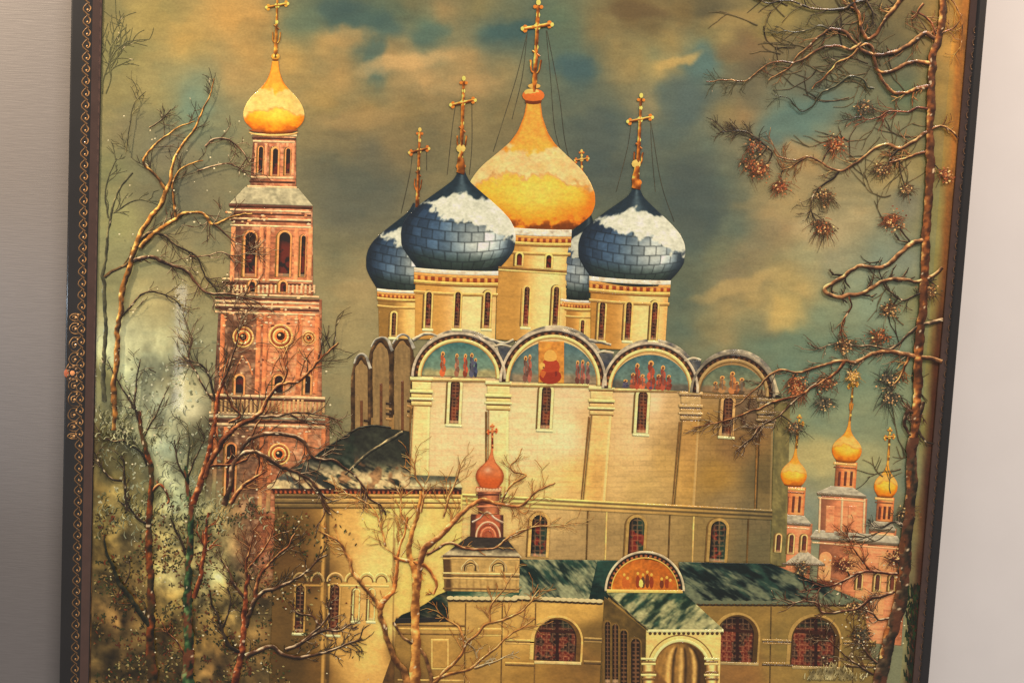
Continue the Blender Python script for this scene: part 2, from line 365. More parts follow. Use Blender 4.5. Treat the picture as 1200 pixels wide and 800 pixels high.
# ------------------------------------------------------------------ painted sky (pigment mixed between traced colour samples)
SKY = """120 20 105 100 65;140 60 110 108 68;180 20 128 118 72;220 50 152 130 76;270 20 168 136 78;290 60 168 136 80;130 110 112 108 72;180 110 125 118 78
230 100 105 120 100;225 130 98 122 105;150 150 108 104 78;200 170 102 100 82;250 130 110 115 90;270 90 150 130 85;300 20 168 136 80;340 70 168 140 82
350 30 100 116 92;365 25 88 112 95;390 15 72 98 92;410 20 74 95 88;440 20 86 108 92;470 15 82 104 88;430 45 78 106 98;440 80 92 114 100;445 100 112 114 85
500 30 86 114 98;500 45 84 110 98;480 5 120 115 80;520 10 152 130 86;380 50 168 140 86;400 65 164 137 86;400 90 162 136 86;460 60 166 136 86
480 70 182 152 100;460 100 166 140 92;500 90 172 144 96;380 120 150 130 80;430 130 150 128 80;480 130 140 122 78;400 160 112 106 78;440 180 96 98 82
380 200 94 96 78;460 170 125 112 78;500 150 115 108 78;400 250 96 99 84;440 230 92 96 82;390 300 103 105 82;380 320 140 130 92;420 330 148 134 94
400 370 140 130 92;400 420 142 134 96;390 460 130 124 90;560 10 130 120 78;600 15 108 114 86;590 40 72 100 96;570 40 88 110 98;610 35 78 103 95
550 70 168 142 93;560 100 168 140 90;590 80 140 128 88;545 130 130 118 80;590 130 125 115 78;600 160 120 112 80;650 20 92 114 92;660 50 86 108 92
680 90 72 100 100;670 75 75 103 98;655 90 95 108 90;700 30 125 112 72;740 10 102 85 50;760 30 115 98 60;720 60 142 126 80;740 80 148 130 82;700 120 98 106 88
660 120 95 105 88;680 150 82 96 88;720 140 78 96 90;690 180 78 90 82;720 200 76 88 82;800 10 120 100 58;830 12 78 76 55;780 50 152 132 79;830 35 125 115 72
850 45 158 136 81;800 80 150 132 80;760 70 150 132 78;770 85 180 152 88;820 60 106 126 105;820 75 86 117 112;765 70 103 125 106;810 95 78 106 105
835 85 82 114 110;830 115 86 99 90;800 110 78 98 98;780 110 110 120 95;800 140 75 96 95;780 150 86 103 95;760 120 150 135 95;750 160 86 100 95
850 70 108 96 62;880 50 125 95 60;880 80 105 90 65;850 100 110 104 78;850 130 140 125 80;870 135 148 120 78;880 110 98 98 78;900 10 110 105 65
920 15 152 136 76;900 40 146 130 72;950 25 108 103 65;980 60 93 92 65;930 60 103 93 65;950 100 93 96 78;930 125 92 117 106;900 150 92 118 112
910 165 84 112 110;940 145 90 118 110;970 120 90 114 106;1000 130 100 115 95;960 160 122 126 100;900 180 140 125 92;930 170 170 138 91;950 190 158 134 88
1000 170 120 118 92;1040 150 115 118 92;830 170 90 107 96;860 190 94 104 88;880 175 132 124 92;800 200 76 90 82;770 210 80 96 88;840 210 86 101 88
870 230 94 104 88;900 220 136 126 88;930 240 152 136 92;830 260 88 104 92;790 240 76 90 82;860 270 94 110 96;900 270 140 126 92;920 260 152 132 95
880 290 130 122 92;960 270 176 160 118;1000 260 158 146 108;980 300 140 138 110;810 290 78 96 90;840 300 110 118 92;870 310 125 118 88;820 330 98 106 85
800 350 88 103 88;860 330 118 112 88;880 350 160 142 92;850 360 152 137 92;920 330 152 140 92;940 340 165 146 93;920 365 182 160 96;900 380 140 132 95
950 300 146 146 110;830 380 130 125 88;850 400 148 134 92;800 380 93 111 95;880 400 108 124 100;900 400 98 119 100;930 390 103 127 106;960 370 110 130 108
980 400 110 130 108;920 430 102 127 108;1000 330 125 141 119;1030 300 125 141 123;1020 360 118 139 119;1040 400 115 136 116;950 440 103 127 108
1000 440 106 129 108;1040 440 110 132 110;920 470 132 141 108;910 500 132 139 105;940 490 125 138 105;960 480 108 129 108;1000 500 126 139 110
1050 480 120 138 112;940 540 170 160 106;960 530 162 157 105;1020 540 152 152 108;1060 560 118 129 106;1020 590 108 124 116;940 590 122 132 115
910 560 168 158 110;1110 20 158 124 62;1122 60 172 134 66;1105 100 137 116 62;1118 150 148 120 62;1100 200 130 118 68;1105 250 123 121 76
1100 300 118 119 75;1095 350 124 122 76;1090 420 118 116 72;1085 500 122 120 76;1075 600 120 112 76;1000 20 98 91 60;1040 40 90 87 60;1060 20 110 100 65
1030 80 96 93 68;1060 80 93 99 78;1060 110 86 106 82;1040 200 152 137 90;1060 240 113 117 101;1060 300 124 135 119;125 200 104 107 75;140 260 124 127 88
180 230 98 98 75;220 220 96 96 78;200 280 122 118 88;240 250 108 106 82;240 330 132 124 86;160 300 125 125 90;130 330 117 117 82;200 340 142 134 96
170 350 152 147 106;150 400 160 166 134;140 430 172 184 152;180 430 118 124 102;125 440 120 115 70;210 440 146 143 106;120 520 104 91 50;190 470 172 182 154
160 500 160 168 134;200 520 170 186 158;225 480 186 186 154;240 490 76 74 54;230 510 82 82 60;130 560 110 100 60;150 550 72 70 44;170 590 138 134 88
200 560 170 182 148;120 570 98 83 44;210 590 172 186 148;240 560 125 120 80;115 620 88 78 40;140 615 160 142 84;150 640 80 70 43;120 650 115 95 50
160 660 112 92 50;130 680 70 58 33;150 700 112 86 45;140 720 146 114 67;120 740 70 56 30;150 760 74 58 32;190 640 162 148 92;195 670 178 172 118
200 700 132 112 60;190 740 108 84 44;195 790 86 67 36;245 680 186 184 126;240 620 140 134 88;260 700 142 122 70;245 740 120 95 50;260 780 108 84 48
285 600 166 132 82;300 640 176 140 88;310 700 120 96 55;320 760 110 86 48;360 790 105 84 46"""
pts = []
for t in SKY.replace('\n', ';').split(';'):
    a = list(map(float, t.split())); pts.append((a[0], a[1], a[2:]))
skyf = field(pts, 2.9, 160, 8.0, 3, .04)
BLOB = [(430, 28, 52, 20, .1, (76, 103, 96), .85), (398, 12, 36, 14, 0, (74, 98, 92), .8), (443, 72, 13, 30, 0, (88, 110, 98), .8), (502, 42, 26, 12, -.2, (84, 110, 98), .75), (596, 38, 34, 13, -.15, (68, 98, 94), .9),
    (674, 80, 24, 19, .3, (70, 98, 98), .9), (820, 78, 24, 24, 0, (80, 110, 108), .85), (800, 116, 34, 30, .3, (78, 98, 96), .7), (936, 140, 50, 26, -.35, (92, 121, 112), .75), (480, 72, 64, 11, -.16, (190, 160, 108), .7), (545, 102, 44, 12, -.1, (172, 146, 98), .6),
    (410, 44, 30, 16, 0, (172, 144, 92), .7), (415, 140, 66, 13, -.1, (150, 130, 88), .6), (868, 336, 60, 11, -.28, (166, 148, 98), .7), (920, 366, 26, 24, .6, (182, 160, 98), .7), (930, 242, 48, 13, -.25, (158, 141, 98), .6), (965, 270, 36, 22, .2, (174, 160, 120), .6),
    (812, 232, 40, 58, .1, (77, 90, 85), .8), (420, 224, 52, 38, 0, (92, 97, 83), .7), (702, 168, 22, 52, 0, (80, 94, 88), .7), (350, 24, 26, 12, 0, (98, 114, 94), .5), (232, 122, 26, 24, 0, (100, 122, 106), .6), (790, 72, 34, 7, -.2, (180, 154, 92), .7), (865, 22, 46, 12, -.1, (150, 130, 80), .6),
    (746, 14, 40, 12, 0, (100, 84, 54), .7), (874, 62, 40, 16, -.1, (114, 98, 68), .6), (905, 232, 60, 8, -.2, (140, 130, 94), .4), (940, 404, 60, 16, -.1, (106, 128, 106), .6), (460, 330, 60, 14, 0, (146, 134, 98), .4), (960, 535, 40, 26, 0, (166, 158, 108), .5), (835, 420, 30, 16, -.2, (112, 124, 100), .5)]
def clouds(k, x, y):
    ex = (fbm(x, y, 24, 91, 4) - .5) * 26; ey = (fbm(x, y, 24, 95, 4) - .5) * 18
    for cx, cy, rx, ry, a, c, al in BLOB:
        dx = x + ex - cx; dy = y + ey - cy; u = (dx * math.cos(a) + dy * math.sin(a)) / rx; v = (-dx * math.sin(a) + dy * math.cos(a)) / ry
        k = mix(k, c, sst(1.25, .45, np.hypot(u, v)) * al)
    return k
def sky(x, y, u, v):
    k = clouds(skyf(x, y), x, y) * 1.05
    st = fbm(x * .32 + y * .1, y * 1.2, 9, 31, 3) - .5                  # brushed cloud streaks
    cl = fbm(x * .8 + 5 * st, y * 1.3, 34, 36, 5) - .5
    k = k * (1 + .10 * st + .12 * cl)[..., None]; k = mix(k, k * np.array([.92, 1.0, 1.07]), sst(.06, -.12, cl) * .3)
    lo = sst(520, 640, y) * sst(420, 250, x)                                # leafy dabs in the undergrowth
    n = fbm(x + 6 * vnoise(x, y, 9, 45), y + 6 * vnoise(x, y, 9, 46), 16, 41, 5) - .5
    k = k * (1 + (lo * n * 1.9)[..., None])
    l2 = sst(360, 420, y) * sst(260, 200, x) * sst(640, 560, y)             # frosted bushes
    k = k * (1 + (l2 * (fbm(x * 1.4, y * .8, 22, 52, 4) - .5) * .9)[..., None])
    return np.clip(k, 0, 255)
L = Layer()
L.quad((108, -60), (1150, -60), (1072, 860), (92, 860), sky, 0.0, 1.9, skirt=0.3)
L.put('painted_sky', panel, OIL, 'clouded olive and teal winter sky with hazy undergrowth low on the left', warm=.45)
# dark varnish band and gilt fillet along the inside of the frame
def edgeband(name, P, w0, w1, pal, seed, parent=panel):
    L = Layer(); L.stroke(P, w0, w1, pal, .25, smooth=False, step=3, ridge=.05, seed=seed); return L.put(name, parent, OIL)
edgeband('gilt_fillet', [(119.5, -40), (114, 200), (112, 400), (108, 600), (104.5, 840)], 2.6, 2.4, ((70, 50, 28), (120, 88, 48), (165, 128, 72)), 3)
L = Layer()
def brown(x, y, u, v):
    t = sst(120, 560, y); c = mix((150, 104, 48), (70, 34, 18), t + .35 * (fbm(x, y * .3, 20, 4) - .5))
    c = rough(mix(c, (96, 60, 34), sst(.7, 1, u) * .6), x, y, .2, 4, 30, 8); return mix(sky(x, y, u, v), c, sst(0, .55, u + .3 * (fbm(x * 2, y * .3, 14, 6, 3) - .5)))
L.quad((1124, -60), (1149, -60), (1077, 860), (1050, 860), brown, .06, 2.0, skirt=0)
L.put('painted_border', panel, OIL, 'brown painted band shading to dark maroon at the right edge')

# ------------------------------------------------------------------ builders for the painted architecture
PROF = [(0, .05), (.1, .14), (.19, .33), (.28, .53), (.37, .72), (.46, .88), (.55, .97), (.64, 1), (.77, .98), (.86, .88), (.95, .75), (1, .68)]
PROF_G = [(0, .10), (.13, .14), (.25, .23), (.33, .34), (.42, .54), (.5, .73), (.56, .84), (.62, .92), (.7, .99), (.78, 1), (.86, .95), (.92, .82), (.97, .68), (1, .6)]
PROF_S = [(0, .06), (.2, .1), (.35, .24), (.45, .5), (.52, .74), (.6, .92), (.68, 1), (.78, 1), (.88, .9), (.95, .72), (1, .6)]
def onion(L, tip, base, W, prof, col, h, step=1.15, rel=.6, relief=None):
    tip = np.array(tip, float); base = np.array(base, float); H = np.hypot(*(base - tip)); d = (base - tip) / H
    r = np.array([-d[1], d[0]]); r = r if r[0] > 0 else -r
    n = int(H / step) + 2; m = int(2 * W / step) + 2
    v = np.linspace(0, 1, n)[:, None]; u = np.linspace(-1, 1, m)[None, :]
    pv, pw = zip(*prof); ww = np.interp(v[:, 0], pv, pw)
    ww = np.convolve(np.pad(ww, 3, mode='edge'), np.ones(7) / 7, 'valid')[:, None] * W
    sag = (1 - u * u) * ww * .10 * sst(.5, 1, v)                            # the curve of the dome's foot
    X = tip[0] + d[0] * v * H + r[0] * u * ww + d[0] * sag; Y = tip[1] + d[1] * v * H + r[1] * u * ww + d[1] * sag
    U = u + 0 * X; V = v + 0 * X
    Hh = h + rel * np.sqrt(np.clip(1 - U * U, 0, 1)) * (ww / W)
    if relief is not None: Hh = Hh + relief(U, V)
    L.grid(X, Y, np.clip(col(U, V, X, Y), 0, 255), Hh, .4)

def gold_dome(seed=1, cream=.75, tint=(1, 1, 1), dark=.9, sn=(.33, .56)):
    def f(u, v, x, y):
        k = mix((226, 164, 72), (255, 190, 72), sst(.2, .75, v))
        k = mix(k, (240, 140, 34), sst(.72, .92, v + .10 * np.abs(u)) * .85)
        k = mix(k, (255, 208, 104), np.exp(-((u - .12) / .5) ** 2 - ((v - .68) / .12) ** 2) * .75)
        k = mix(k, (196, 104, 26), sst(.72, 1, np.abs(u)) * .55)
        b = .04 * (fbm(x, y, 8, seed, 3) - .5) * 4
        s = sst(sn[0] - .02, sn[0] + .03, v + b + .05 * np.abs(u)) * sst(sn[1] + .03, sn[1] - .01, v + b - .12 * u * u)
        sc = mix((206, 182, 128), (232, 216, 172), fbm(x, y, 10, seed + 2, 3))
        k = mix(k, sc, s * cream)
        e = sst(.02, 0, np.abs(v + b - .12 * u * u - sn[1]) - .004) * .3
        k = mix(k, (150, 100, 45), e)
        sp = sst(.45, .75, fbm(x * .8, y, 6, seed + 6, 3) + .28 * sst(.84, 1.0, v))
        k = mix(k, (120, 60, 18), sp * dark * sst(.82, .93, v))
        k = mix(k, (92, 46, 16), sst(.93, 1.0, v) * .6)
        k = rough(k, x, y, .09, 6, 4, seed)
        return k * np.array(tint)
    return f
TR = .088
def tile_cells(u, v):
    row = np.floor((v - .03 - .05 * (1 - u * u)) / TR); fr = (v - .03 - .05 * (1 - u * u)) / TR - row
    a = np.arcsin(np.clip(u, -1, 1)) / .235 + .5 * (row % 2); co = np.floor(a); fc = a - co
    j = np.minimum(np.minimum(fr, 1 - fr) / .10, np.minimum(fc, 1 - fc) / .075)
    return row, co, np.clip(j, 0, 1)
def blue_dome(seed=1, side=.35, tone=1.0, snow=1.0):
    def f(u, v, x, y):
        row, co, j = tile_cells(u, v)
        rnd = _rt[(row.astype(int) * 7 + seed * 5) % 512, (co.astype(int) * 3 + 60) % 512]
        lit = np.exp(-((u - side) / .42) ** 2 - ((v - .66) / .20) ** 2)
        k = mix((44, 62, 80), (92, 112, 122), sst(.35, .65, v) * sst(-1, -.1, u))
        k = mix(k, (222, 216, 190), lit * (.95 + .5 * (rnd - .5))); k = mix(k, (70, 98, 128), np.exp(-((u + .42) / .25) ** 2 - ((v - .62) / .16) ** 2) * .45)
        k = k * (.86 + .30 * rnd[..., None])
        k = mix(k, (40, 52, 36), sst(.74, .9, v) * .75); k = mix(k, (26, 30, 26), sst(.88, 1, v) * .8)
        k = mix(k, (30, 40, 48), sst(.72, 1.0, np.abs(u)) * .8)
        tl = sst(.40, .50, v)
        k = mix(k, (26, 32, 34), (1 - j) * tl * .75 * sst(1, .8, np.abs(u)))
        n = .55 * (fbm((x + y) * 1.0, (y - x) * .45, 9, seed + 3, 4) - .5) + .2 * (fbm(x, y, 5, seed + 4, 2) - .5)
        tp = sst(.30, .22, v + n * .16)
        k = mix(k, mix((36, 52, 58), (84, 100, 100), np.exp(-((u - .1) / .3) ** 2)), sst(.34, .28, v) * .9)
        lo = .50 + .16 * sst(.2, .95, u) - .12 * sst(-.1, -.9, u)
        up = .235 + .12 * sst(-.2, -1, u) + .05 * sst(.1, .9, u)
        s = sst(up - .02, up + .02, v + n * .22) * sst(lo + .02, lo - .02, v + n * .30) * snow
        k = mix(k, mix((200, 192, 162), (240, 230, 196), fbm(x, y, 7, seed + 8, 3)), s)
        return rough(k, x, y, .10, 5, 3, seed) * tone * np.array([.98, 1.04, 1.09])
    return f
def tile_relief(u, v):
    row, co, j = tile_cells(u, v); return -.10 * (1 - j) * sst(.42, .5, v)

CR = ((120, 62, 22), (208, 132, 56), (252, 206, 122))
def ornate_cross(name, foot, top, W, parent, h, pal=CR, thick=3.2, ball=True, label=None):
    """gilded cross: stem, trefoil arms, small upper bar, crescent and ball"""
    L = Layer(); f = np.array(foot, float); t = np.array(top, float); H = np.hypot(*(t - f)); d = (t - f) / H; r = np.array([-d[1], d[0]])
    if r[0] < 0: r = -r
    P = lambda u, v: tuple(f + d * v * H + r * u)
    L.stroke([P(0, 0), P(0, .5), P(0, .97)], thick * 1.25, thick * .8, pal, h, ridge=.4, smooth=False, step=1.2)
    L.stroke([P(-W, .70), P(0, .73), P(W, .76)], thick * .95, thick * .95, pal, h + .2, ridge=.4, smooth=False, step=1.2)
    for u, v in ((-W, .70), (W, .76)):
        for q, s_ in ((-.25, .028), (.0, 0), (-.25, -.028)): L.dab(*P(u * (1 + (.12 if q == 0 else -.06)), v + s_ * (70 / max(H, 30))), thick * .6, thick * .6, pal[2] if q == 0 else pal[1], h + .4)
    for q in (-.9, .9): L.dab(*P(q * thick * .9, .95), thick * .5, thick * .5, pal[1], h + .4)
    L.dab(*P(0, 1.0), thick * .62, thick * .8, pal[2], h + .5)
    L.dab(*P(0, .73), thick * .95, thick * .95, pal[2], h + .5)
    if H > 45:
        L.stroke([P(-W * .42, .36), P(-W * .3, .24), P(0, .2), P(W * .3, .24), P(W * .42, .36)], thick * .5, thick * .5, pal, h + .2, step=1.2)
        L.stroke([P(-W * .3, .46), P(0, .43), P(W * .3, .40)], thick * .5, thick * .5, pal, h + .3, step=1.2, smooth=False)
    for v in (.12, .5, .86): L.dab(*P(.2, v), thick * .55, thick * .75, pal[2], h + .6)
    if ball:
        L.dab(*P(0, .02), thick * 1.5, thick * 1.15, pal[1], h + .3, 10, bulge=.7); L.dab(*P(-.4, .03), thick * .8, thick * .55, pal[2], h + .9, 8)
        L.dab(*P(0, -.02), thick * 1.1, thick * .6, pal[0], h + .25, 8)
    return L.put(name, parent, GOLD, label)
def wires(name, segs, parent, h=.5, c=((70, 68, 56), (84, 80, 64), (112, 104, 80)), w_=.75):
    L = Layer()
    for s_ in segs: L.stroke(s_, w_, w_, c, h, ridge=.2, k=3, step=3)
    return L.put(name, parent, OIL)

def arch_pts(cx, yt, yb, w_, n=10, th=0.0):
    r = w_ / 2; a = np.linspace(math.pi / 2, 0, n)
    Rr = [(r * math.cos(q), -(r * math.sin(q)) + r) for q in a] + [(r, yb - yt)]
    Lf = [(-p[0], p[1]) for p in Rr]
    T = lambda p: (cx + p[0] * math.cos(th) - (p[1]) * math.sin(th), yt + p[0] * math.sin(th) + p[1] * math.cos(th))
    return [T(p) for p in Lf], [T(p) for p in Rr]
def window(parent, cx, yt, yb, w_, frame=(222, 200, 150), glass=(58, 30, 20), red=(140, 46, 28), h=1.0, th=None, fw=2.6, lattice=4.5, green=None, sill=True, name='window', material=None, shadow=(120, 95, 55)):
    th = lean(cx) if th is None else th
    L = Layer()
    if fw:
        A, B = arch_pts(cx - .8, yt - fw - .6, yb + 1, w_ + 2 * fw + 2.2, th=th); L.loft(A, B, flat(shadow, .1), h, 1.2)
        A, B = arch_pts(cx, yt - fw, yb + 1, w_ + 2 * fw, th=th); L.loft(A, B, flat(frame, .12, 4), h + .15, 1.0)
    A, B = arch_pts(cx, yt, yb, w_, th=th)
    def g(x, y, u, v):
        k = mix(glass, red, (fbm(x, y, 6, int(cx), 3) > .5) * .75 * sst(.15, .4, v))
        if green is not None: k = mix(k, green, sst(.45, .62, u) * sst(.3, .55, fbm(x, y, 9, 5, 2)) * .8)
        if lattice:
            gx = np.abs(((x - cx) / lattice + .5) % 1 - .5); gy = np.abs((y / lattice) % 1 - .5)
            k = mix(k, (176, 132, 96), np.clip((np.minimum(gx, gy) < .12) * .55, 0, 1) * sst(0, .2, np.minimum(u, 1 - u)))
        k = mix(k, (30, 16, 12), sst(.35, 0, u) * .6)
        k = mix(k, (226, 206, 170), (v > .94) * .5)
        return k
    L.loft(A, B, g, h + .3, 1.0)
    if sill:
        x0, y0 = cx - math.sin(th) * (yb - yt), yb + 1
        c_, s_ = math.cos(th), math.sin(th); q = w_ / 2 + fw + 1.2
        L.quad((x0 - q * c_, y0 - q * s_), (x0 + q * c_, y0 + q * s_), (x0 + q * c_, y0 + q * s_ + 3), (x0 - q * c_, y0 - q * s_ + 3), flat((232, 216, 176), .08), h + .35, 1.2)
    return L.put(name, parent, material or OIL)
def moulding(L, x0, y0, x1, y1, h, cols, t=1.8, H=1.2):
    """stacked light and dark fillets running from (x0,y0) to (x1,y1)"""
    for i, c in enumerate(cols):
        o = i * t
        L.quad((x0, y0 + o), (x1, y1 + o), (x1, y1 + o + t), (x0, y0 + o + t), flat(c, .12, i, 14, 2), h + H * (.25 if i % 2 else .4), 1.3)
def teeth(L, x0, y0, x1, y1, n, hh, h, c1, c2):
    for i in range(n):
        a = (i + .15) / n; b = (i + .75) / n
        L.quad((x0 + (x1 - x0) * a, y0 + (y1 - y0) * a), (x0 + (x1 - x0) * b, y0 + (y1 - y0) * b),
               (x0 + (x1 - x0) * b, y0 + (y1 - y0) * b + hh), (x0 + (x1 - x0) * a, y0 + (y1 - y0) * a + hh), flat(c1 if i % 2 else c2, .15, i), h, 1.6)
def drum(parent, foot_l, foot_r, top_l, top_r, light, dark, h, wins, wy, ww, label=None, shade_r=.0, bh=15, small=None):
    """round drum: plastered wall, ornamented cornice and slit windows; returns the part"""
    L = Layer()
    lx = (foot_l[0] + foot_r[0]) / 2
    def wall(x, y, u, v):
        k = mix(dark, light, sst(.25, .62, u)); k = mix(k, mix(light, (240, 226, 180), .5), np.exp(-((u - .72) / .13) ** 2) * .6)
        k = mix(k, dark, sst(.86, 1, u) * .35 + sst(.08, 0, u) * .5)
        return rough(k, x, y, .07, 10, 3, 3)
    L.quad(top_l, top_r, foot_r, foot_l, wall, h, 1.4, relief=lambda U, V, X, Y: .8 * np.sqrt(np.clip(4 * U * (1 - U), 0, 1)))
    n = 22; hh = h + .9
    def P(u, v):
        a = np.array(top_l) * (1 - u) + np.array(top_r) * u; b = np.array(foot_l) * (1 - u) + np.array(foot_r) * u
        p = a * (1 - v) + b * v; return (p[0], p[1] + 3.5 * 4 * u * (1 - u) * .35)
    Ht = foot_l[1] - top_l[1]
    f1 = bh / Ht
    us = np.linspace(-.02, 1.02, n)
    def strip(v0, v1, c, hq, seed=1, amp=.12): L.loft([P(u, v0) for u in us], [P(u, v1) for u in us], c if callable(c) else flat(c, amp, seed, 6, 2), hq, 1.2)
    def orn(x, y, u, v):
        q = np.sin(v * math.pi * 24) > .1; return rough(mix((150, 70, 30), (222, 160, 84), q * .9), x, y, .2, 3, 3, 6)
    strip(0, f1 * .30, (206, 160, 96), hh + .2); strip(f1 * .30, f1 * .62, orn, hh + .3); strip(f1 * .62, f1 * .85, (226, 190, 120), hh + .2); strip(f1 * .85, f1 * 1.0, (146, 108, 56), hh + .05)
    strip(f1 * 1.45, f1 * 1.6, (214, 184, 120), hh); strip(f1 * 1.6, f1 * 1.72, (150, 118, 66), hh)
    strip(-.055, .01, (214, 214, 204), hh + .4, 4, .25)                     # snow on the cornice
    o = L.put('drum', parent, OIL, label)
    for wx in wins: window(parent, wx, wy[0], wy[1], ww, h=h + .8, fw=2.0, lattice=4, frame=(222, 186, 122))
    for wx in small or []: window(parent, wx[0], wx[1], wx[2], wx[3], h=h + .8, fw=2.2, lattice=0, frame=(230, 196, 130), sill=False)
    return o
def group(name, label):
    """painted building or tree: the part that carries its pieces"""
    o = bpy.data.objects.new(name, None); scene.collection.objects.link(o); o.parent = panel; o['label'] = label; return o

# ================================================================== distant peach church on the right
PE = (222, 140, 92); PD = (150, 96, 66); PL = (240, 170, 118)
def peach(x, y, u, v):
    k = mix(PD, PE, sst(.05, .45, u)); k = mix(k, PL, np.exp(-((u - .7) / .2) ** 2) * .5); k = mix(k, PD, sst(.88, 1, u) * .6)
    k = mix(k, (150, 92, 66), (np.abs((y / 11) % 1 - .5) > .44) * .35)
    return rough(k, x, y, .12, 8, 3, 12)
L = Layer(); h = .5
def tq(cx, y0, y1, w0, w1=None, col=peach, hh=0, LL=None):
    w1 = w0 if w1 is None else w1; t = lean(cx); yc = y1
    T = lambda dx, y: (cx + dx + math.tan(t) * (yc - y) , y + dx * math.tan(t))
    (LL or L).quad(T(-w0 / 2, y0), T(w0 / 2, y0), T(w1 / 2, y1), T(-w1 / 2, y1), col, h + hh, 1.4)
cap = flat((178, 172, 146), .18, 5, 5, 2); capd = flat((120, 104, 78), .15)
tq(1004, 632, 752, 104); tq(925, 612, 700, 42, 44); tq(986, 582, 628, 54, 56); tq(1033, 618, 640, 32)
for cx, y, w0, w1 in ((986, 570, 26, 60), (928, 603, 28, 46), (1034, 611, 22, 32), (1003, 624, 96, 108)): tq(cx, y, y + 9, w0, w1, cap, .3); tq(cx, y + 9, y + 12, w1 - 2, w1 - 3, capd, .35); tq(cx, y + 14, y + 16, w1 - 5, w1 - 5, flat((238, 178, 126), .1), .35)
L.poly([(942, 643), (966, 660), (920, 659)], flat((186, 178, 150), .2, 4, 3, 6), h + .5, 1.2)
L.quad((916, 659), (967, 660), (967, 663), (916, 662), capd, h + .5)
for x in (973, 999): L.quad((x - 5, 592), (x + 5, 592.5), (x + 4, 624), (x - 6, 623.5), flat((226, 146, 98), .2), h + .3, 1.2)
for x in (960, 986, 1012): L.quad((x, 583), (x + 2.4, 583), (x + 1, 624), (x - 1.5, 624), flat((244, 186, 138), .1), h + .4, 1.0)
for x, y in ((968, 650), (1003, 645), (1038, 652), (980, 690), (1010, 690), (1030, 690)):
    A, B = arch_pts(x, y - 4, y + 30, 15, th=lean(x)); L.loft(A, B, flat((236, 160, 104), .1), h + .3, 1.2)
church = L.put('painted_church', panel, OIL, 'peach coloured painted church with three small gold domes far right', warm=.35)
for x, a, b in ((913, 626, 646), (928, 626, 648), (943, 627, 646), (1008, 672, 690), (1029, 673, 692), (1046, 674, 692)):
    window(church, x, a, b, 5, h=1.1, fw=1.6, lattice=0, frame=(240, 182, 130), glass=(96, 62, 50), red=(130, 70, 50), sill=False)
for (tx, ty), (bx, by), W, dr, cr in (((933, 522), (929, 569), 15.5, (929, 570, 603, 26), (937, 487)), ((996, 490), (991, 541), 17.5, (990, 541, 572, 25), (1001, 436)), ((1041, 536), (1037, 582), 14, (1036, 582, 611, 20), (1043, 502))):
    L = Layer(); cx, y0, y1, w_ = dr; h = .5
    tq(cx, y0, y1, w_, None, peach, .1); tq(cx, y0 + 1, y0 + 4, w_ + 2, None, flat((232, 176, 118), .1), .35); tq(cx, y0 + 6, y0 + 7.5, w_ + 1, None, flat((130, 80, 54), .1), .35)
    for q in (-.28, 0, .28): tq(cx + q * w_, y0 + 11, y1 - 3, 3, None, flat((112, 66, 50), .15), .35)
    L.put('tower_drum', church, OIL)
    L = Layer(); onion(L, (tx, ty), (bx, by), W, PROF_S, gold_dome(int(cx), .5, (.92, .93, .9), .4, (.45, .60)), 1.0, 1.0)
    d = L.put('onion_dome', church, GOLD)
    ornate_cross('cross', (tx, ty + 3), cr, 5, church, 1.4, ((120, 78, 34), (190, 136, 62), (226, 178, 94)), 2.4, ball=False)

# ================================================================== bell tower on the left
h = .6
def coral(x, y, u, v):
    k = mix((112, 64, 42), (176, 96, 56), sst(0, .35, u)); k = mix(k, (214, 126, 76), sst(.45, .72, u)); k = mix(k, (150, 84, 52), sst(.9, 1, u) * .7)
    k = mix(k, (240, 150, 92), sst(306, 318, x) * sst(378, 362, x) * sst(340, 400, y) * sst(520, 470, y) * .75)
    k = mix(k, (122, 84, 56), sst(308, 298, x) * sst(345, 360, y) * .7)
    k = k * (1 - .22 * ((np.abs((y / 7.5) % 1 - .5) > .42) * 1.0)[..., None])
    k = mix(k, (146, 122, 82), fbm(x, y, 30, 9, 3) * .3 * sst(420, 480, y))
    k = mix(k, (222, 180, 132), sst(.56, .72, fbm(x, y, 7, 14, 3)) * .45)
    g_ = k.mean(-1, keepdims=True); k = g_ + (k - g_) * .86 + sst(360, 250, y)[..., None] * 8
    k = rough(k, x, y, .2, 5, 3, 11); t = np.clip(sst(300, 262, x) * sst(530, 600, y) + sst(650, 710, y), 0, 1)
    return mix(k, sky(x, y, 0, 0), t)
cream = flat((222, 184, 136), .2, 7, 5, 2); dk = flat((96, 56, 38), .2, 8)
def sn(x, y, u, v): return rough(mix((140, 136, 108), (192, 184, 146), fbm(x, y, 10, 3, 3) * 1.2), x, y, .15, 4, 3, 5)
L = Layer()
tq(309, 487, 720, 140, 156, coral, -.05)
tq(313, 349, 484, 120, 128, coral, 0); tq(317, 240, 345, 92, 100, coral, .05); tq(320, 160, 222, 50, 54, coral, .1)
for y in (157, 161, 165): tq(321, y, y + 2.4, 54 - (y - 157) * .6, None, cream if y != 161 else dk, .4)
for y, w_ in ((207, 50), (212, 54), (218, 58)): tq(319, y, y + 2.4, w_, None, cream if y != 212 else dk, .4)
tq(318, 220, 240, 62, 98, sn, .5); tq(317, 240, 244, 98, 97, dk, .5)
for y, c in ((246, cream), (250, dk), (256, cream), (258, dk), (264, cream)): tq(317, y, y + 2.2, 95, None, c, .4)
for y, c in ((327, cream), (331, dk), (345, cream), (349, dk), (353, cream), (358, cream), (361, dk), (366, cream)): tq(313, y, y + 2.4, 122 if y > 340 else 106, None, c, .42)
for i in range(22): tq(263 + i * 5, 334, 344, 2.6, None, cream, .45)                                 # balustrade
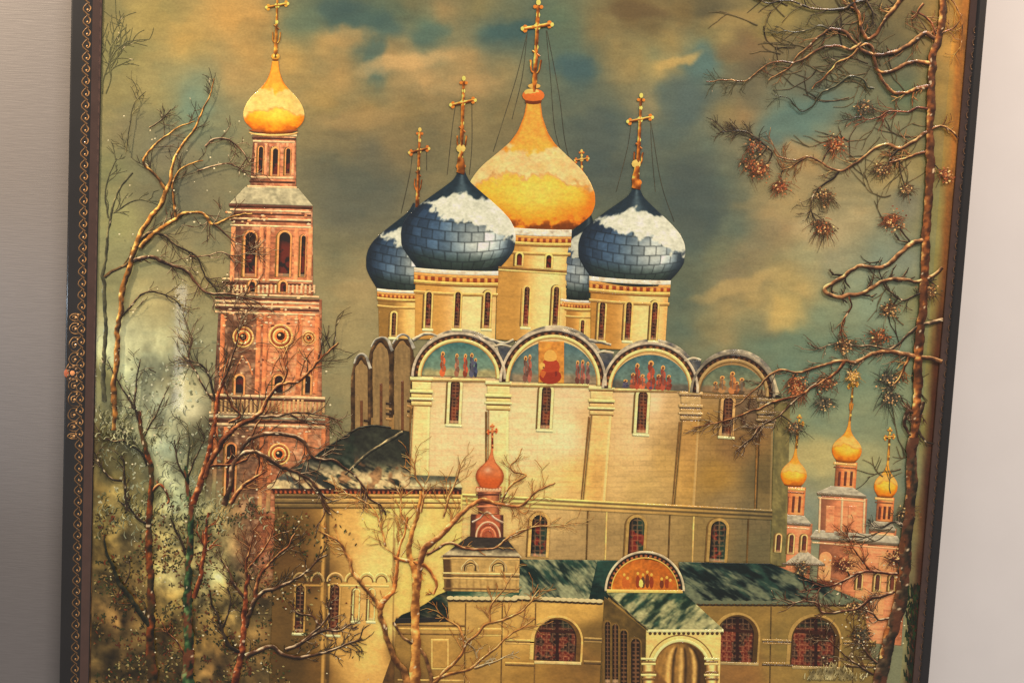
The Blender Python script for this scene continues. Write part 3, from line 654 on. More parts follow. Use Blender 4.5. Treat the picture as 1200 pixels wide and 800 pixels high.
for y, c in ((463, cream), (466, dk), (484, cream), (488, sn), (492, dk), (497, cream)): tq(313, y, y + 3.0, 136, None, c, .45)
for i in range(27): tq(249 + i * 5, 468, 484, 2.8, None, flat((196, 160, 106), .15, i), .47)
for x, y0, y1 in ((299, 168, 206), (311, 168, 206), (325, 168, 206), (336, 168, 206), (343, 168, 206)): tq(x, y0, y1, 3.2, None, flat((226, 152, 106), .15), .4)
for x in (272, 305, 313, 346, 362): tq(x, 266, 330, 5, None, flat((222, 146, 96), .2), .4)
for x in (259, 301, 309, 349, 369): tq(x, 368, 462, 5.5, None, flat((218, 132, 82), .25), .4)
def strip_col(x, y, u, v): return mix(rough(np.broadcast_to(C((206, 126, 78)), np.shape(x) + (3,)), x, y, .25), sky(x, y, 0, 0), sst(300, 262, x) * sst(520, 580, y) + sst(560, 600, y))
for x in (250, 262, 304, 314, 355, 376): tq(x, 500, 600, 5, None, strip_col, .3)
rng = random.Random(3)
for i in range(170):                                                                                     # carved stone ornament dabs
    y = rng.choice([rng.uniform(248, 268), rng.uniform(330, 350), rng.uniform(365, 382), rng.uniform(408, 440), rng.uniform(350, 372), rng.uniform(500, 512)])
    x = rng.uniform(262, 368)
    L.dab(x, y, rng.uniform(1, 2.6), rng.uniform(.7, 1.4), rng.choice([(240, 186, 130), (226, 150, 96), (120, 60, 38), (210, 190, 150)]), h + .5)
for cx, r0 in ((285, 11), (329, 12), (359, 7)):                                                          # pointed gablets under the round windows
    for s_ in (-1, 1): L.stroke([(cx - .5, 416), (cx + s_ * r0 * .6, 428), (cx + s_ * r0, 440)], 2, 2, ((120, 60, 34), (222, 140, 84), (250, 196, 140)), h + .4, ridge=.2, step=1.4)
tower = L.put('painted_bell_tower', panel, OIL, 'tall coral and cream painted bell tower behind bare branches', warm=.3)
def round_window(cx, cy, r, dark=(60, 34, 26)):
    L = Layer()
    for k, (f, c) in enumerate(((1.0, (236, 176, 120)), (.82, (150, 76, 44)), (.66, (240, 186, 130)), (.5, (206, 122, 70)))):
        L.ring(cx, cy, r * f, r * f, r * .17, 0, 2 * math.pi, flat(c, .15, k), h + .5 + k * .05)
    L.dab(cx, cy, r * .36, r * .4, dark, h + .6, 14, bulge=.05); L.dab(cx - r * .1, cy - r * .12, r * .12, r * .1, (210, 190, 150), h + .8)
    L.put('round_window', tower, OIL)
round_window(285, 395, 12.5); round_window(329, 394, 14.5); round_window(362, 396, 8); round_window(327, 532, 13, (44, 36, 34))
for x, a, b, w_ in ((306, 172, 204, 5), (323, 174, 206, 6), (338, 174, 205, 5), (294, 272, 324, 12), (334, 272, 324, 13), (356, 276, 324, 5), (281, 440, 462, 9), (327, 440, 462, 10), (361, 440, 462, 6), (296, 330, 342, 6), (332, 330, 342, 7), (271, 520, 580, 10)):
    window(tower, x, a, b, w_, h=1.1, fw=2.2 if w_ > 5 else 1, lattice=0, frame=(226, 152, 104), glass=(46, 36, 34), red=(126, 48, 36), sill=False)
L = Layer(); onion(L, (322.5, 72), (320.5, 155), 36, PROF_G, gold_dome(4, .8, (1, .98, .94), .5, (.42, .66)), 1.3, 1.1)
L.put('onion_dome', tower, GOLD, 'orange gold onion dome with pale snow on its shoulder')
ornate_cross('cross', (322.8, 68), (325.5, -16), 11, tower, 1.6, ((140, 84, 30), (220, 158, 70), (250, 208, 122)), 3.4)
L = Layer()
L.ring(320.5, 152, 29, 4, 3.2, math.pi, 2 * math.pi, flat((150, 84, 46), .1), 1.6); L.ring(320.5, 155, 29, 5, 2.6, math.pi, 2 * math.pi, flat((232, 176, 120), .1), 1.7)
L.put('dome_collar', tower, OIL)

# ================================================================== cathedral
WALL = """490 460 216 194 142;490 500 222 202 148;520 500 226 206 156;560 480 228 208 165;620 520 232 214 162;660 460 222 204 158;680 560 222 192 116;640 570 226 202 132
600 620 216 192 126;560 600 226 196 126;560 640 222 192 126;650 610 200 178 118;700 500 206 180 124;700 560 184 158 98;740 520 218 198 144;760 470 222 204 160
780 540 186 160 94;790 480 196 172 118;800 520 164 138 86;830 500 160 132 72;860 520 142 114 68;840 560 168 138 66;880 480 122 104 76;895 560 102 94 62;850 590 146 130 86
700 620 160 140 90;750 620 160 140 90;830 620 146 128 76;890 640 112 108 74;660 640 168 148 98;720 560 205 182 120;750 570 190 168 104;880 600 118 110 76
640 500 234 216 164;662 515 238 222 172;740 540 206 182 122;620 640 180 158 102;540 440 208 188 140;650 440 214 192 146;850 440 150 130 90"""
wp = []
for t in WALL.replace('\n', ';').split(';'):
    a = list(map(float, t.split())); wp.append((a[0], a[1], a[2:]))
wf = field(wp, 3.4, 120, 2, 5, .05)
def plaster(x, y, u=None, v=None):
    k = wf(x, y) * np.array([1.0, .975, .99])
    row = np.floor(y / 6.2); jx = np.abs(((x / 15 + .5 * (row % 2)) % 1) - .5); jy = np.abs((y / 6.2) % 1 - .5)
    m = ((jy > .42) | (jx > .47)) * (.35 + fbm(x, y, 16, 8, 2) * .6)
    k = k * (1 - .085 * m[..., None])
    return k * (1 + .12 * (fbm(x * .5, y * 1.5, 10, 19, 3) - .5)[..., None])
L = Layer(); h = .8
def sidewall(x, y, u, v):
    k = mix((132, 106, 68), (158, 128, 82), fbm(x * 2, y * .4, 20, 6, 3)); k = mix(k, (150, 116, 66), sst(470, 510, y) * .6)
    k = mix(k, (78, 56, 34), sst(474, 483, x) * .5); return rough(k, x, y, .12, 4, 14, 6)
# side wall with its row of foreshortened gables
L.quad((412, 448), (434, 438), (436, 566), (411, 566), sidewall, h - .1, 1.5); L.quad((432, 424), (486, 418), (486, 566), (432, 566), sidewall, h - .1, 1.5)
for (xl, xr, yt) in ((412, 434, 417), (432, 460, 397), (457, 485, 394)):
    a = np.linspace(0, math.pi / 2, 12); cx = (xl + xr) / 2; r = (xr - xl) / 2; hh = 30
    A = [(cx - r * math.sin(q), yt + hh * (1 - math.cos(q))) for q in a] + [(xl, 560)]
    B = [(cx + r * math.sin(q), yt + hh * (1 - math.cos(q))) for q in a] + [(xr, 560)]
    L.loft(A, B, sidewall, h, 1.4)
    arc = [(xl + 2, yt + 92)] + [(cx - (r - 2) * math.cos(q), yt + 2 + hh * (1 - math.sin(q))) for q in np.linspace(0, math.pi, 22)] + [(xr - 2, yt + 92)]
    L.stroke(arc, 5.5, 5, ((66, 46, 28), (96, 70, 42), (136, 106, 66)), h + .3, ridge=.06, smooth=False, step=1.2)
    L.stroke([(cx - r * .75, yt + 9), (cx - r * .4, yt + 1), (cx + 1, yt - 2), (cx + r * .6, yt + 2), (cx + r, yt + 14)], 2.2, 4, ((120, 120, 116), (180, 180, 168), (226, 222, 200)), h + .7, ridge=.3, step=1.5)
    A, B = arch_pts(cx + .5, yt + 9, yt + 122, r * 1.35); L.loft(A, B, flat((138, 116, 78), .15, 4, 3, 20), h + .45, 1.3)
    L.quad((cx - 1, yt + 52), (cx + 2.2, yt + 52), (cx + 2.2, 512), (cx - 1, 512), flat((110, 70, 42), .2), h + .6, 1.3)
    for k in range(4): L.quad((xr - 8, yt + 74 + 6 * k), (xr - 1, yt + 75 + 6 * k), (xr - 1, yt + 78 + 6 * k), (xr - 8, yt + 77 + 6 * k), flat(((62, 44, 28), (160, 126, 78))[k % 2], .1), h + .7, 1.3)
# main wall
L.quad((481, 425), (906, 440), (902, 662), (478, 690), plaster, h + .2, 1.5)
cath = L.put('painted_cathedral', panel, OIL, 'cream painted cathedral with four gabled bays and a cluster of onion domes', warm=.6)

def dome_set(parent, tip, base, W, col, h, label, tiles=True, prof=PROF, name='onion_dome', mat=None):
    L = Layer(); onion(L, tip, base, W, prof, col, h, 1.05, relief=tile_relief if tiles else None); return L.put(name, parent, mat or OIL, label, warm=.5 if mat else .25)
BR = ((100, 54, 24), (196, 120, 54), (238, 186, 112))
# rear domes and drums
drum(cath, (444, 396), (500, 398), (443, 341), (500, 343), (202, 172, 108), (140, 112, 62), .9, [462], (366, 394), 5, bh=11)
dome_set(cath, (487, 238), (479, 343), 53, blue_dome(11, .1, .92, 1.0), 1.5, 'half hidden blue tiled dome at the left rear, snow on top')
ornate_cross('cross', (489, 243), (492, 152), 10, cath, 1.9, BR, 3.4, ball=False)
drum(cath, (656, 396), (697, 398), (656, 352), (697, 354), (206, 166, 96), (160, 122, 64), .9, [683], (375, 394), 4, bh=11)
dome_set(cath, (690, 250), (682, 352), 46, blue_dome(13, -.3, .85, 1.0), 1.4, 'mostly hidden blue dome behind the right front dome')
ornate_cross('cross', (682, 214), (681.5, 177), 7, cath, 1.3, BR, 2.6, ball=False)
# centre
drum(cath, (581, 398), (662, 402), (583, 272), (668, 276), (222, 196, 140), (178, 142, 78), 1.6, [618, 652.5], (336, 382), 6, bh=14, small=[(609, 297, 311, 6), (643.5, 299, 314, 6)])
L = Layer()
L.quad((584, 312), (664, 317), (664, 320), (584, 315), flat((136, 104, 54), .2), 3.2, 1.2); L.quad((584, 315), (664, 320), (664, 322), (584, 317), flat((226, 196, 134), .1), 3.25, 1.2)
L.put('cornice', cath, OIL)
dome_set(cath, (625.5, 116), (620.5, 271), 76, gold_dome(9, .85, (1.02, 1, .96), .9, (.395, .565)), 2.2, 'largest dome, bright gold with a mantle of snow, centre of the painting', False, PROF_G, mat=GOLD)
ornate_cross('cross', (626, 108), (631, 3), 15, cath, 2.8, CR, 4.6, ball=False)
L = Layer()
L.dab(625, 112, 13, 8, (206, 118, 56), 2.8, 16, bulge=1.2); L.dab(623, 108, 9, 4, (244, 182, 110), 3.5, 12, bulge=.5); L.dab(625, 119.5, 10, 3, (118, 58, 26), 2.8, 12); L.dab(626, 101, 7.5, 3, (232, 168, 98), 3.0, 10, bulge=.5)
L.put('finial_ball', cath, GOLD)
# front left and front right
drum(cath, (486, 397), (580, 400), (487, 318), (582, 322), (222, 196, 148), (184, 148, 84), 2.2, [503, 537, 572], (342, 384), 6.4)
dome_set(cath, (541, 200), (535, 317), 67.5, blue_dome(2, .38), 3.0, 'blue tiled dome at the left front, ragged snow across its shoulder')
ornate_cross('cross', (540, 197), (543.5, 92), 12.5, cath, 3.4, CR, 3.8)
drum(cath, (692, 408), (779, 412), (692, 328), (784, 333), (222, 192, 136), (176, 136, 72), 2.2, [706.5, 737.5, 768], (354, 398), 6.4)
dome_set(cath, (746, 219), (737.5, 331), 63, blue_dome(5, .42), 3.0, 'blue tiled dome at the right front, cream snow on top')
ornate_cross('cross', (746.5, 216), (751.5, 112), 12.5, cath, 3.4, CR, 3.8)
for cx, y in ((540.5, 200), (746, 218)):
    L = Layer(); L.stroke([(cx, y - 24), (cx - .5, y - 6), (cx - 1, y + 3)], 5, 10, CR, 3.6, ridge=.3, step=1.2); L.dab(cx - .3, y - 26, 5.5, 5, (240, 186, 116), 4.0, 10, bulge=.9)
    L.put('finial', cath, GOLD)
wires('stay_wire', [[(618, 38), (606, 88), (590, 140), (578, 178)], [(618, 38), (612, 90), (600, 140)], [(640, 36), (645, 90), (650, 150), (660, 186)], [(641, 36), (655, 110), (662, 165), (672, 205)],
                    [(534, 122), (530, 150), (524, 205)], [(553, 120), (553, 170), (550, 205)], [(740, 142), (735, 175), (722, 225)], [(762, 140), (764, 180), (768, 225)], [(763, 145), (775, 215), (790, 260)],
                    [(484, 175), (480, 205), (470, 250)], [(500, 175), (500, 200)]], cath)

# gables (zakomary)
def fresco(L, cx, cy, rx, ry, th, sky1, sky2, ground, folk, hq):
    a = np.linspace(math.pi / 2, 0, 18)
    T = lambda lx, ly: (cx + lx * math.cos(th) - ly * math.sin(th), cy + lx * math.sin(th) + ly * math.cos(th))
    A = [T(-rx * math.cos(q), -ry * math.sin(q)) for q in a]; B = [T(rx * math.cos(q), -ry * math.sin(q)) for q in a]
    def col(x, y, u, v):
        k = mix(sky1, sky2, sst(.1, .9, v) * .8 + sst(.3, .9, np.abs(u - .55)) * -.3); k = mix(k, ground, sst(.84, .92, v + .06 * (fbm(x, y, 8, 3, 2) - .5)))
        k = mix(k, np.array(sky1) * .6, sst(.12, 0, v) * .6 + sst(.06, 0, u) * .5); return rough(k, x, y, .14, 5, 4, int(cx))
    L.loft(A, B, col, hq, 1.1)
    for (fx, hh, ww, robe, halo) in folk:
        x, y = T(fx, -.5)
        for q in range(5):
            f = q / 4; L.dab(x + (q % 2 - .5) * ww * .25, y - hh * (.12 + .62 * f), ww * (.62 - .25 * f), hh * .17, np.array(robe) * (1.15 - .18 * ((q + int(fx)) % 3)), hq + .2, 8)
        if ww > 4: L.dab(x, y - hh * .45, ww * .16, hh * .4, np.array(robe) * .5 + 50, hq + .35)
        L.dab(x, y - hh * .88, max(1.7, ww * .42), max(1.9, hh * .105), (222, 164, 88), hq + .3, 9); L.dab(x, y - hh * .87, max(1, ww * .24), max(1.2, hh * .065), (128, 70, 42), hq + .5, 7)
gab = [((537.5, 441), 46.5, 43, 51.5, 1.6, (66, 116, 112), (128, 150, 120), (168, 160, 108),
        [(-18.5, 29, 5.5, (196, 96, 50), 1), (-2, 27, 4.6, (170, 112, 80), 1), (8, 27, 4.6, (186, 84, 50), 1), (15.5, 28, 5, (84, 84, 100), 1), (20, 22, 3.4, (70, 78, 104), 1)]),
       ((648, 448), 54, 51, 63, 2.2, (78, 116, 120), (120, 132, 110), (150, 132, 100),
        [(-32, 30, 5, (140, 96, 76), 1), (-27, 32, 4, (166, 92, 70), 1), (29, 27, 4.5, (150, 86, 66), 1), (35, 28, 4.5, (168, 96, 74), 1), (41, 26, 4, (140, 92, 80), 1)]),
       ((762, 456), 48, 43, 55, 3.0, (74, 112, 112), (116, 138, 118), (104, 100, 84),
        [(-15, 30, 6, (166, 70, 46), 1), (1, 34, 8, (190, 84, 52), 1), (15, 29, 6, (166, 78, 54), 1), (-20, 18, 6, (176, 92, 60), 1), (-9, 17, 6, (192, 102, 64), 1), (10, 18, 6, (176, 80, 52), 1), (22, 18, 5.5, (160, 70, 48), 1), (-29, 9, 6, (92, 84, 104), 1), (1, 14, 5, (96, 82, 110), 1)]),
       ((858.5, 461), 41, 36, 48, 3.6, (86, 108, 88), (138, 140, 102), (146, 120, 84),
        [(-12, 20, 7, (160, 118, 70), 1), (0, 26, 7, (174, 112, 62), 1), (11, 19, 7, (128, 104, 72), 1), (-20, 12, 6, (150, 112, 70), 1), (5, 14, 6, (160, 100, 56), 1)])]
for gi, ((cx, cy), rx, ry0, ryo, td, s1, s2, gr, folk) in enumerate(gab):
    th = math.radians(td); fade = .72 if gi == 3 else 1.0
    L = Layer(); hq = 3.4; rxo = rx + 8.5
    a0, a1 = -.03, math.pi + .03
    # lead roof curling behind the gable
    L.ring(cx + 2, cy - 2, rxo + 1, ryo + 2, 6, a0, a1, lambda x, y, u, v: rough(mix((60, 66, 78), (190, 188, 170), fbm(x, y, 9, 2, 3) * 1.3), x, y, .2), 3.0, th=th)
    # ground of the arch in plaster
    a = np.linspace(math.pi / 2, 0, 22); T = lambda lx, ly: (cx + lx * math.cos(th) - ly * math.sin(th), cy + lx * math.sin(th) + ly * math.cos(th))
    L.loft([T(-rxo * math.cos(q), -ryo * math.sin(q)) for q in a], [T(rxo * math.cos(q), -ryo * math.sin(q)) for q in a], lambda x, y, u, v: plaster(x, y) * 1.0, hq - .2, 1.4)
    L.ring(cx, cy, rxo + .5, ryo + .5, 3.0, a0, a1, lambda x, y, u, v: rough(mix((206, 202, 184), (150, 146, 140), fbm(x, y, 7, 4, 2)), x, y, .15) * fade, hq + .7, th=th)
    def lace(x, y, u, v):
        q = (np.sin(v * math.pi * 44) * .5 + .5) * sst(.25, .7, u); return rough(mix((58, 36, 26), (190, 132, 84), q * .75), x, y, .2, 3, 3) * fade
    L.ring(cx, cy, rxo - 2.4, ryo - 2.4, 4.6, a0, a1, lace, hq + .5, 1.0, th=th)
    L.ring(cx, cy, rxo - 7, ryo - 7, 3.4, a0, a1, flat(np.array((232, 206, 150)) * fade, .1, 2), hq + .4, th=th)
    L.ring(cx, cy, rxo - 10, ryo - 10, 1.6, a0, a1, flat(np.array((176, 140, 84)) * fade, .1, 3), hq + .3, th=th)
    L.put('gable', cath, OIL)
    L = Layer()
    fresco(L, cx, cy, rx - 2.5, ry0 - 2.5, th, s1, s2, gr, folk, hq + .1)
    if gi == 1:                                                               # central icon: figure with child on gold
        L.quad((631, 400), (661, 400), (661, 449), (631, 448), lambda x, y, u, v: rough(mix((196, 122, 46), (226, 160, 66), fbm(x, y, 12, 3, 3)), x, y, .15, 4, 4), hq + .45, 1.1)
        for x, y, rx_, ry_, c in ((645, 441, 13, 9, (170, 56, 30)), (645, 430, 11, 11, (190, 70, 36)), (645, 418, 7.6, 8.4, (232, 168, 78)), (645, 418.5, 5.4, 6.6, (160, 60, 34)), (645, 419.5, 3.2, 4.2, (126, 68, 40)),
                                  (637, 429, 5, 5, (236, 172, 80)), (637, 430, 2.8, 3.2, (140, 76, 44)), (638, 439, 5.5, 6.5, (204, 104, 44)), (651, 440, 3.5, 8, (140, 44, 30))): L.dab(x, y, rx_, ry_, c, hq + .6, 14)
    L.put('fresco', cath, OIL, ['saints in red and blue robes on a teal ground', 'mother and child icon on a gold ground between saints', 'seated figures in red under a teal sky', 'faded brown figures under a green sky'][gi], warm=.25)
    # impost string under the fresco
# lead valleys and snow between gables
for x, y in ((592, 428), (711, 436), (814, 444)):
    L = Layer()
    L.poly([(x - 9, y - 22), (x + 8, y - 22), (x + 4, y - 4), (x - 1, y + 6)], lambda x, y, u, v: rough(mix((44, 52, 70), (120, 122, 120), fbm(x, y, 7, 3, 3)), x, y, .2), 3.5, 1.1)
    L.stroke([(x - 12, y - 22), (x - 2, y - 24), (x + 8, y - 22)], 3, 3, ((170, 170, 160), (206, 202, 184), (226, 222, 200)), 3.7, step=1.3)
    L.put('valley_flashing', cath, OIL)
L = Layer()
L.poly([(898, 440), (905, 436), (914, 462), (900, 464)], flat((178, 176, 156), .2), 3.5, 1.1)
L.poly([(902, 462), (914, 463), (917, 466), (900, 467)], flat((44, 36, 32), .2), 3.6, 1.1)
L.put('valley_flashing', cath, OIL)
for pts_ in ([(484, 398), (500, 391), (512, 394)], [(566, 396), (590, 402), (602, 398)], [(690, 398), (706, 402), (716, 404)]):
    L = Layer(); L.stroke(pts_, 4, 3, ((120, 124, 130), (190, 188, 172), (226, 222, 200)), 3.0, step=1.3); L.put('snow_ridge', cath, OIL)
# pilasters with moulded capitals
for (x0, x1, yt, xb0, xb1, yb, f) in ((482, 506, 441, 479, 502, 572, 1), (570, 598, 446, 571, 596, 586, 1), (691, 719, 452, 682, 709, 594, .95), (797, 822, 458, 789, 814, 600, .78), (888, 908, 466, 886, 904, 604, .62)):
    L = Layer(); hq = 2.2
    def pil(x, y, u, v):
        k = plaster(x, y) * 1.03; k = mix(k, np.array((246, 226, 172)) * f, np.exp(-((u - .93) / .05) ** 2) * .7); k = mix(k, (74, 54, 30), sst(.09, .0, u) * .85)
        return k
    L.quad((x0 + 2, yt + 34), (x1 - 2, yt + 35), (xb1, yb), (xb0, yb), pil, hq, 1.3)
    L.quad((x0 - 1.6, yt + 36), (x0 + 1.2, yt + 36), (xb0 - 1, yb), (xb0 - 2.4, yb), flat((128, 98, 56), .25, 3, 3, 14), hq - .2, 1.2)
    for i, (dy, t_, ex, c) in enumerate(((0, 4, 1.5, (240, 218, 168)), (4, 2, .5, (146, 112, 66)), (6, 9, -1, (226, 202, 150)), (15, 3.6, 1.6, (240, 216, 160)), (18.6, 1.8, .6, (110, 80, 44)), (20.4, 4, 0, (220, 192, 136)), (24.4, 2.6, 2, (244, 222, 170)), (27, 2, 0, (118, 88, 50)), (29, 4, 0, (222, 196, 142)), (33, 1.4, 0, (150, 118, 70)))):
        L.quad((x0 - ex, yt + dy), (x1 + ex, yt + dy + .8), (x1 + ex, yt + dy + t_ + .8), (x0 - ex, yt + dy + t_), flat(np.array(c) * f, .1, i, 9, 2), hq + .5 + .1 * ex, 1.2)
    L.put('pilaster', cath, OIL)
L = Layer()
for x0, x1, y in ((506, 569, 443), (598, 690, 449), (719, 797, 455), (822, 888, 462)):
    L.quad((x0, y), (x1, y + .8), (x1, y + 3.2), (x0, y + 2.4), flat((226, 200, 148) if x0 < 820 else (150, 124, 84), .12), 3.2, 1.2); L.quad((x0, y + 2.8), (x1, y + 3.6), (x1, y + 4.8), (x0, y + 4), flat((150, 122, 76), .12), 3.1, 1.2)
def corn(x, y, u, v): return plaster(x, y) * np.select([v < .18, v < .32, v < .6, v < .74], [1.22, .62, 1.12, .66], 1.06)[..., None]
L.quad((508, 576), (905, 597), (905, 609), (508, 589), corn, 2.9, 1.2)
L.put('cornice', cath, OIL)
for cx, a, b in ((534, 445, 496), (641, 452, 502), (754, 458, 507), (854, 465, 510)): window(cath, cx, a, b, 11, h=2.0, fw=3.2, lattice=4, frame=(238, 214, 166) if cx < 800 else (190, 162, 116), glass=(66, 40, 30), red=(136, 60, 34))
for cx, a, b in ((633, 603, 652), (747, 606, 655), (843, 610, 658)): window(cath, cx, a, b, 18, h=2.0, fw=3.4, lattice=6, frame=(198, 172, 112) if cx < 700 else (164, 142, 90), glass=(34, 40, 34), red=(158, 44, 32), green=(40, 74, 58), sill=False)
L = Layer()
for x, y0, y1 in ((688, 596, 660), (784, 602, 662), (876, 606, 664)): L.quad((x, y0), (x + 2, y0), (x, y1), (x - 2, y1), flat((104, 82, 46), .25, 4, 3, 12), 1.6, 1.2)
for x, y0, y1 in ((710, 598, 660), (812, 604, 664)): L.quad((x, y0), (x + 2, y0), (x, y1), (x - 2, y1), flat((206, 180, 118), .2, 4, 3, 12), 1.6, 1.2)
L.put('buttress_edge', cath, OIL)
L = Layer()                                                                     # shaded return wall at the right end
L.quad((908, 466), (926, 470), (921, 664), (902, 662), lambda x, y, u, v: rough(mix((134, 128, 88), (104, 104, 70), fbm(x, y, 22, 3, 3)), x, y, .2, 5, 12), 1.0, 1.5)
L.put('end_wall', cath, OIL)

# ================================================================== rounded apse, lower left
APS = [(a[0], a[1], a[2:]) for a in [(325, 600, 104, 84, 48), (340, 640, 98, 72, 38), (360, 620, 110, 84, 44), (372, 680, 98, 72, 38), (385, 620, 166, 134, 78), (400, 620, 206, 176, 110), (440, 610, 222, 194, 126), (480, 620, 230, 200, 134), (520, 610, 226, 196, 126),
       (440, 660, 222, 196, 132), (480, 700, 226, 190, 118), (420, 700, 206, 176, 116), (400, 700, 176, 146, 86), (345, 720, 100, 78, 42), (345, 780, 88, 68, 36), (400, 760, 196, 164, 100), (430, 770, 216, 184, 116), (470, 760, 150, 120, 70), (452, 740, 222, 192, 124), (500, 700, 222, 186, 110), (520, 660, 224, 190, 122), (370, 780, 116, 88, 46), (384, 700, 140, 110, 60)]]
af = field(APS, 3.6, 80, 3, 8, .06)
def apse_col(x, y, u, v):
    k = af(x, y); k = k * (1 - .28 * ((np.abs(x - 384) < 2.2) | (np.abs(x - 461 + (y - 700) * .01) < 1.2))[..., None])
    k = mix(k, (206, 172, 104), (np.abs(x - 378) < 1.6) * .7)
    return k * (1 + .12 * (fbm(x * .4, y, 12, 21, 3) - .5)[..., None])
L = Layer()
L.quad((323, 574), (542, 578), (536, 860), (314, 860), apse_col, 3.4, 1.6)
L.poly([(478, 752), (500, 790), (505, 860), (436, 860), (448, 800), (462, 760)], lambda x, y, u, v: rough(mix((112, 84, 48), (86, 62, 34), fbm(x, y, 14, 4, 3)), x, y, .2, 5, 8), 3.7, 1.5)
apse = L.put('painted_apse', panel, OIL, 'rounded cream painted apse below a dark snow streaked roof')
L = Layer()
def lead(x, y, u, v):
    st = fbm((x + y * .9) * .35, (y - x * .5) * 1.4, 9, 33, 4)
    k = mix((34, 34, 30), (66, 72, 58), st); k = mix(k, (30, 52, 40), sst(.5, .7, fbm(x, y, 20, 2, 2)) * .5)
    lowl = sst(522, 568, y + (x - 380) * -.0)
    k = mix(k, (108, 112, 108), sst(.45, .62, st) * lowl * sst(480, 380, x) * .9 + lowl * sst(400, 330, x) * .7)
    k = mix(k, (196, 184, 148), sst(.40, .56, st + .12 * sst(400, 440, x)) * sst(536, 562, y) * .95)
    k = mix(k, (132, 92, 62), sst(.58, .66, fbm(x, y, 16, 51, 3)) * sst(530, 545, y) * .6)
    return rough(k, x, y, .22, 4, 4, 6)
L.poly([(312, 570), (330, 556), (372, 532), (400, 514), (420, 503), (440, 499), (455, 502), (480, 505), (480, 560), (538, 562), (542, 573), (315, 573)], lead, 3.9, 1.2)
L.stroke([(372, 532), (400, 513), (420, 502), (440, 498), (458, 501)], 2, 2.4, ((30, 30, 28), (62, 66, 60), (110, 112, 98)), 4.4, step=1.5)
L.stroke([(404, 556), (430, 532), (456, 516), (472, 506)], 3, 4, ((48, 50, 44), (110, 106, 88), (186, 176, 144)), 4.4, step=1.5)
L.quad((480, 556), (536, 558), (542, 571), (480, 570), lambda x, y, u, v: rough(mix((92, 96, 82), (206, 198, 160), sst(.2, .9, v) * 1.0), x, y, .25, 6, 3), 4.3, 1.2)
L.put('roof', apse, OIL)
L = Layer()
def eave(x, y, u, v): return rough(mix((66, 34, 24), (170, 92, 58), (np.sin(x * 1.15) > .2) * sst(.2, .6, v)), x, y, .2, 3, 3)
L.quad((318, 572), (541, 573), (541, 579), (320, 578), eave, 4.4, 1.0)
for i, (dy, t_, c) in enumerate(((6, 3.4, (188, 160, 102)), (9.4, 1.6, (104, 78, 42)), (11, 4.6, (206, 178, 118)), (15.6, 1.6, (112, 84, 46)), (17.2, 4, (196, 168, 108)), (21.2, 1.4, (120, 94, 52)))):
    for xa, xb, f in ((322, 378, .60), (378, 462, .9), (462, 540, 1.08)):
        L.quad((xa, 572.5 + dy), (xb, 573 + dy), (xb, 573 + dy + t_), (xa, 572.5 + dy + t_), flat(np.clip(np.array(c) * f, 0, 250), .12, i, 12, 2), 4.2, 1.3)
L.put('eaves_cornice', apse, OIL)
L = Layer()
for cx, w_, f in ((352, 18, .72), (372, 16, .75), (393, 20, .85), (413, 18, 1), (430, 19, 1.05), (447, 18, 1.05)):
    L.ring(cx, 681, w_ / 2 + .5, 11, 2.2, 0, math.pi, flat(np.clip(np.array((226, 200, 140)) * f, 0, 250), .1), 4.0, 1.0)
    L.ring(cx, 682, w_ / 2 - 2, 8.5, 1.4, 0, math.pi, flat(np.array((120, 92, 50)) * f, .1), 3.9, 1.0)
L.quad((342, 684), (378, 684.5), (378, 687), (342, 686.5), flat((164, 134, 78), .1), 4.0); L.quad((384, 684), (456, 685), (456, 687.5), (384, 686.5), flat((220, 192, 130), .1), 4.0)
L.put('arcature', apse, OIL)
window(apse, 352, 685, 740, 10, h=3.9, fw=2, lattice=5, frame=(170, 142, 86), glass=(44, 26, 18), red=(96, 42, 26)); window(apse, 392.5, 684, 742, 11, h=3.9, fw=2, lattice=5, frame=(190, 160, 100), glass=(66, 34, 22), red=(104, 44, 28))
for cx in (418, 436): window(apse, cx, 690, 726, 6, h=3.9, fw=1.4, lattice=0, frame=(236, 214, 158), glass=(206, 176, 112), red=(196, 164, 100), name='blind_niche')

# ================================================================== gallery and porch
GAL = [(a[0], a[1], a[2:]) for a in [(480, 760, 150, 124, 70), (500, 730, 168, 142, 86), (540, 720, 182, 156, 96), (600, 720, 190, 162, 98), (640, 712, 196, 168, 100), (690, 712, 190, 160, 92), (700, 740, 120, 98, 54), (560, 760, 166, 138, 78), (620, 790, 156, 126, 68), (600, 750, 184, 156, 92), (680, 780, 128, 100, 56), (660, 790, 140, 110, 60),
       (470, 790, 112, 88, 50), (540, 790, 160, 130, 74), (830, 716, 140, 118, 68), (880, 712, 136, 116, 66), (925, 730, 140, 122, 72), (925, 760, 130, 116, 68), (920, 780, 142, 122, 72), (1000, 720, 136, 118, 68), (1015, 760, 120, 106, 64), (870, 790, 138, 106, 64), (970, 790, 140, 128, 80), (1030, 740, 128, 112, 72), (900, 712, 146, 124, 72)]]
gf = field(GAL, 3.6, 80, 3, 9, .06)
def gal_col(x, y, u, v):
    k = gf(x, y); k = k * (1 + .16 * (fbm(x * .5, y * 1.2, 12, 23, 3) - .5)[..., None]); return k * (1 - .25 * sst(708, 703, y))[..., None]
L = Layer()
L.quad((464, 722), (530, 722), (528, 860), (460, 860), gal_col, 4.4, 1.6)
L.quad((522, 698), (762, 700), (758, 860), (520, 860), gal_col, 4.5, 1.5)
L.quad((800, 703), (1012, 708), (1036, 860), (796, 860), gal_col, 4.5, 1.5)
gal = L.put('painted_gallery', panel, OIL, 'low olive cream painted gallery with arched windows under a green roof')
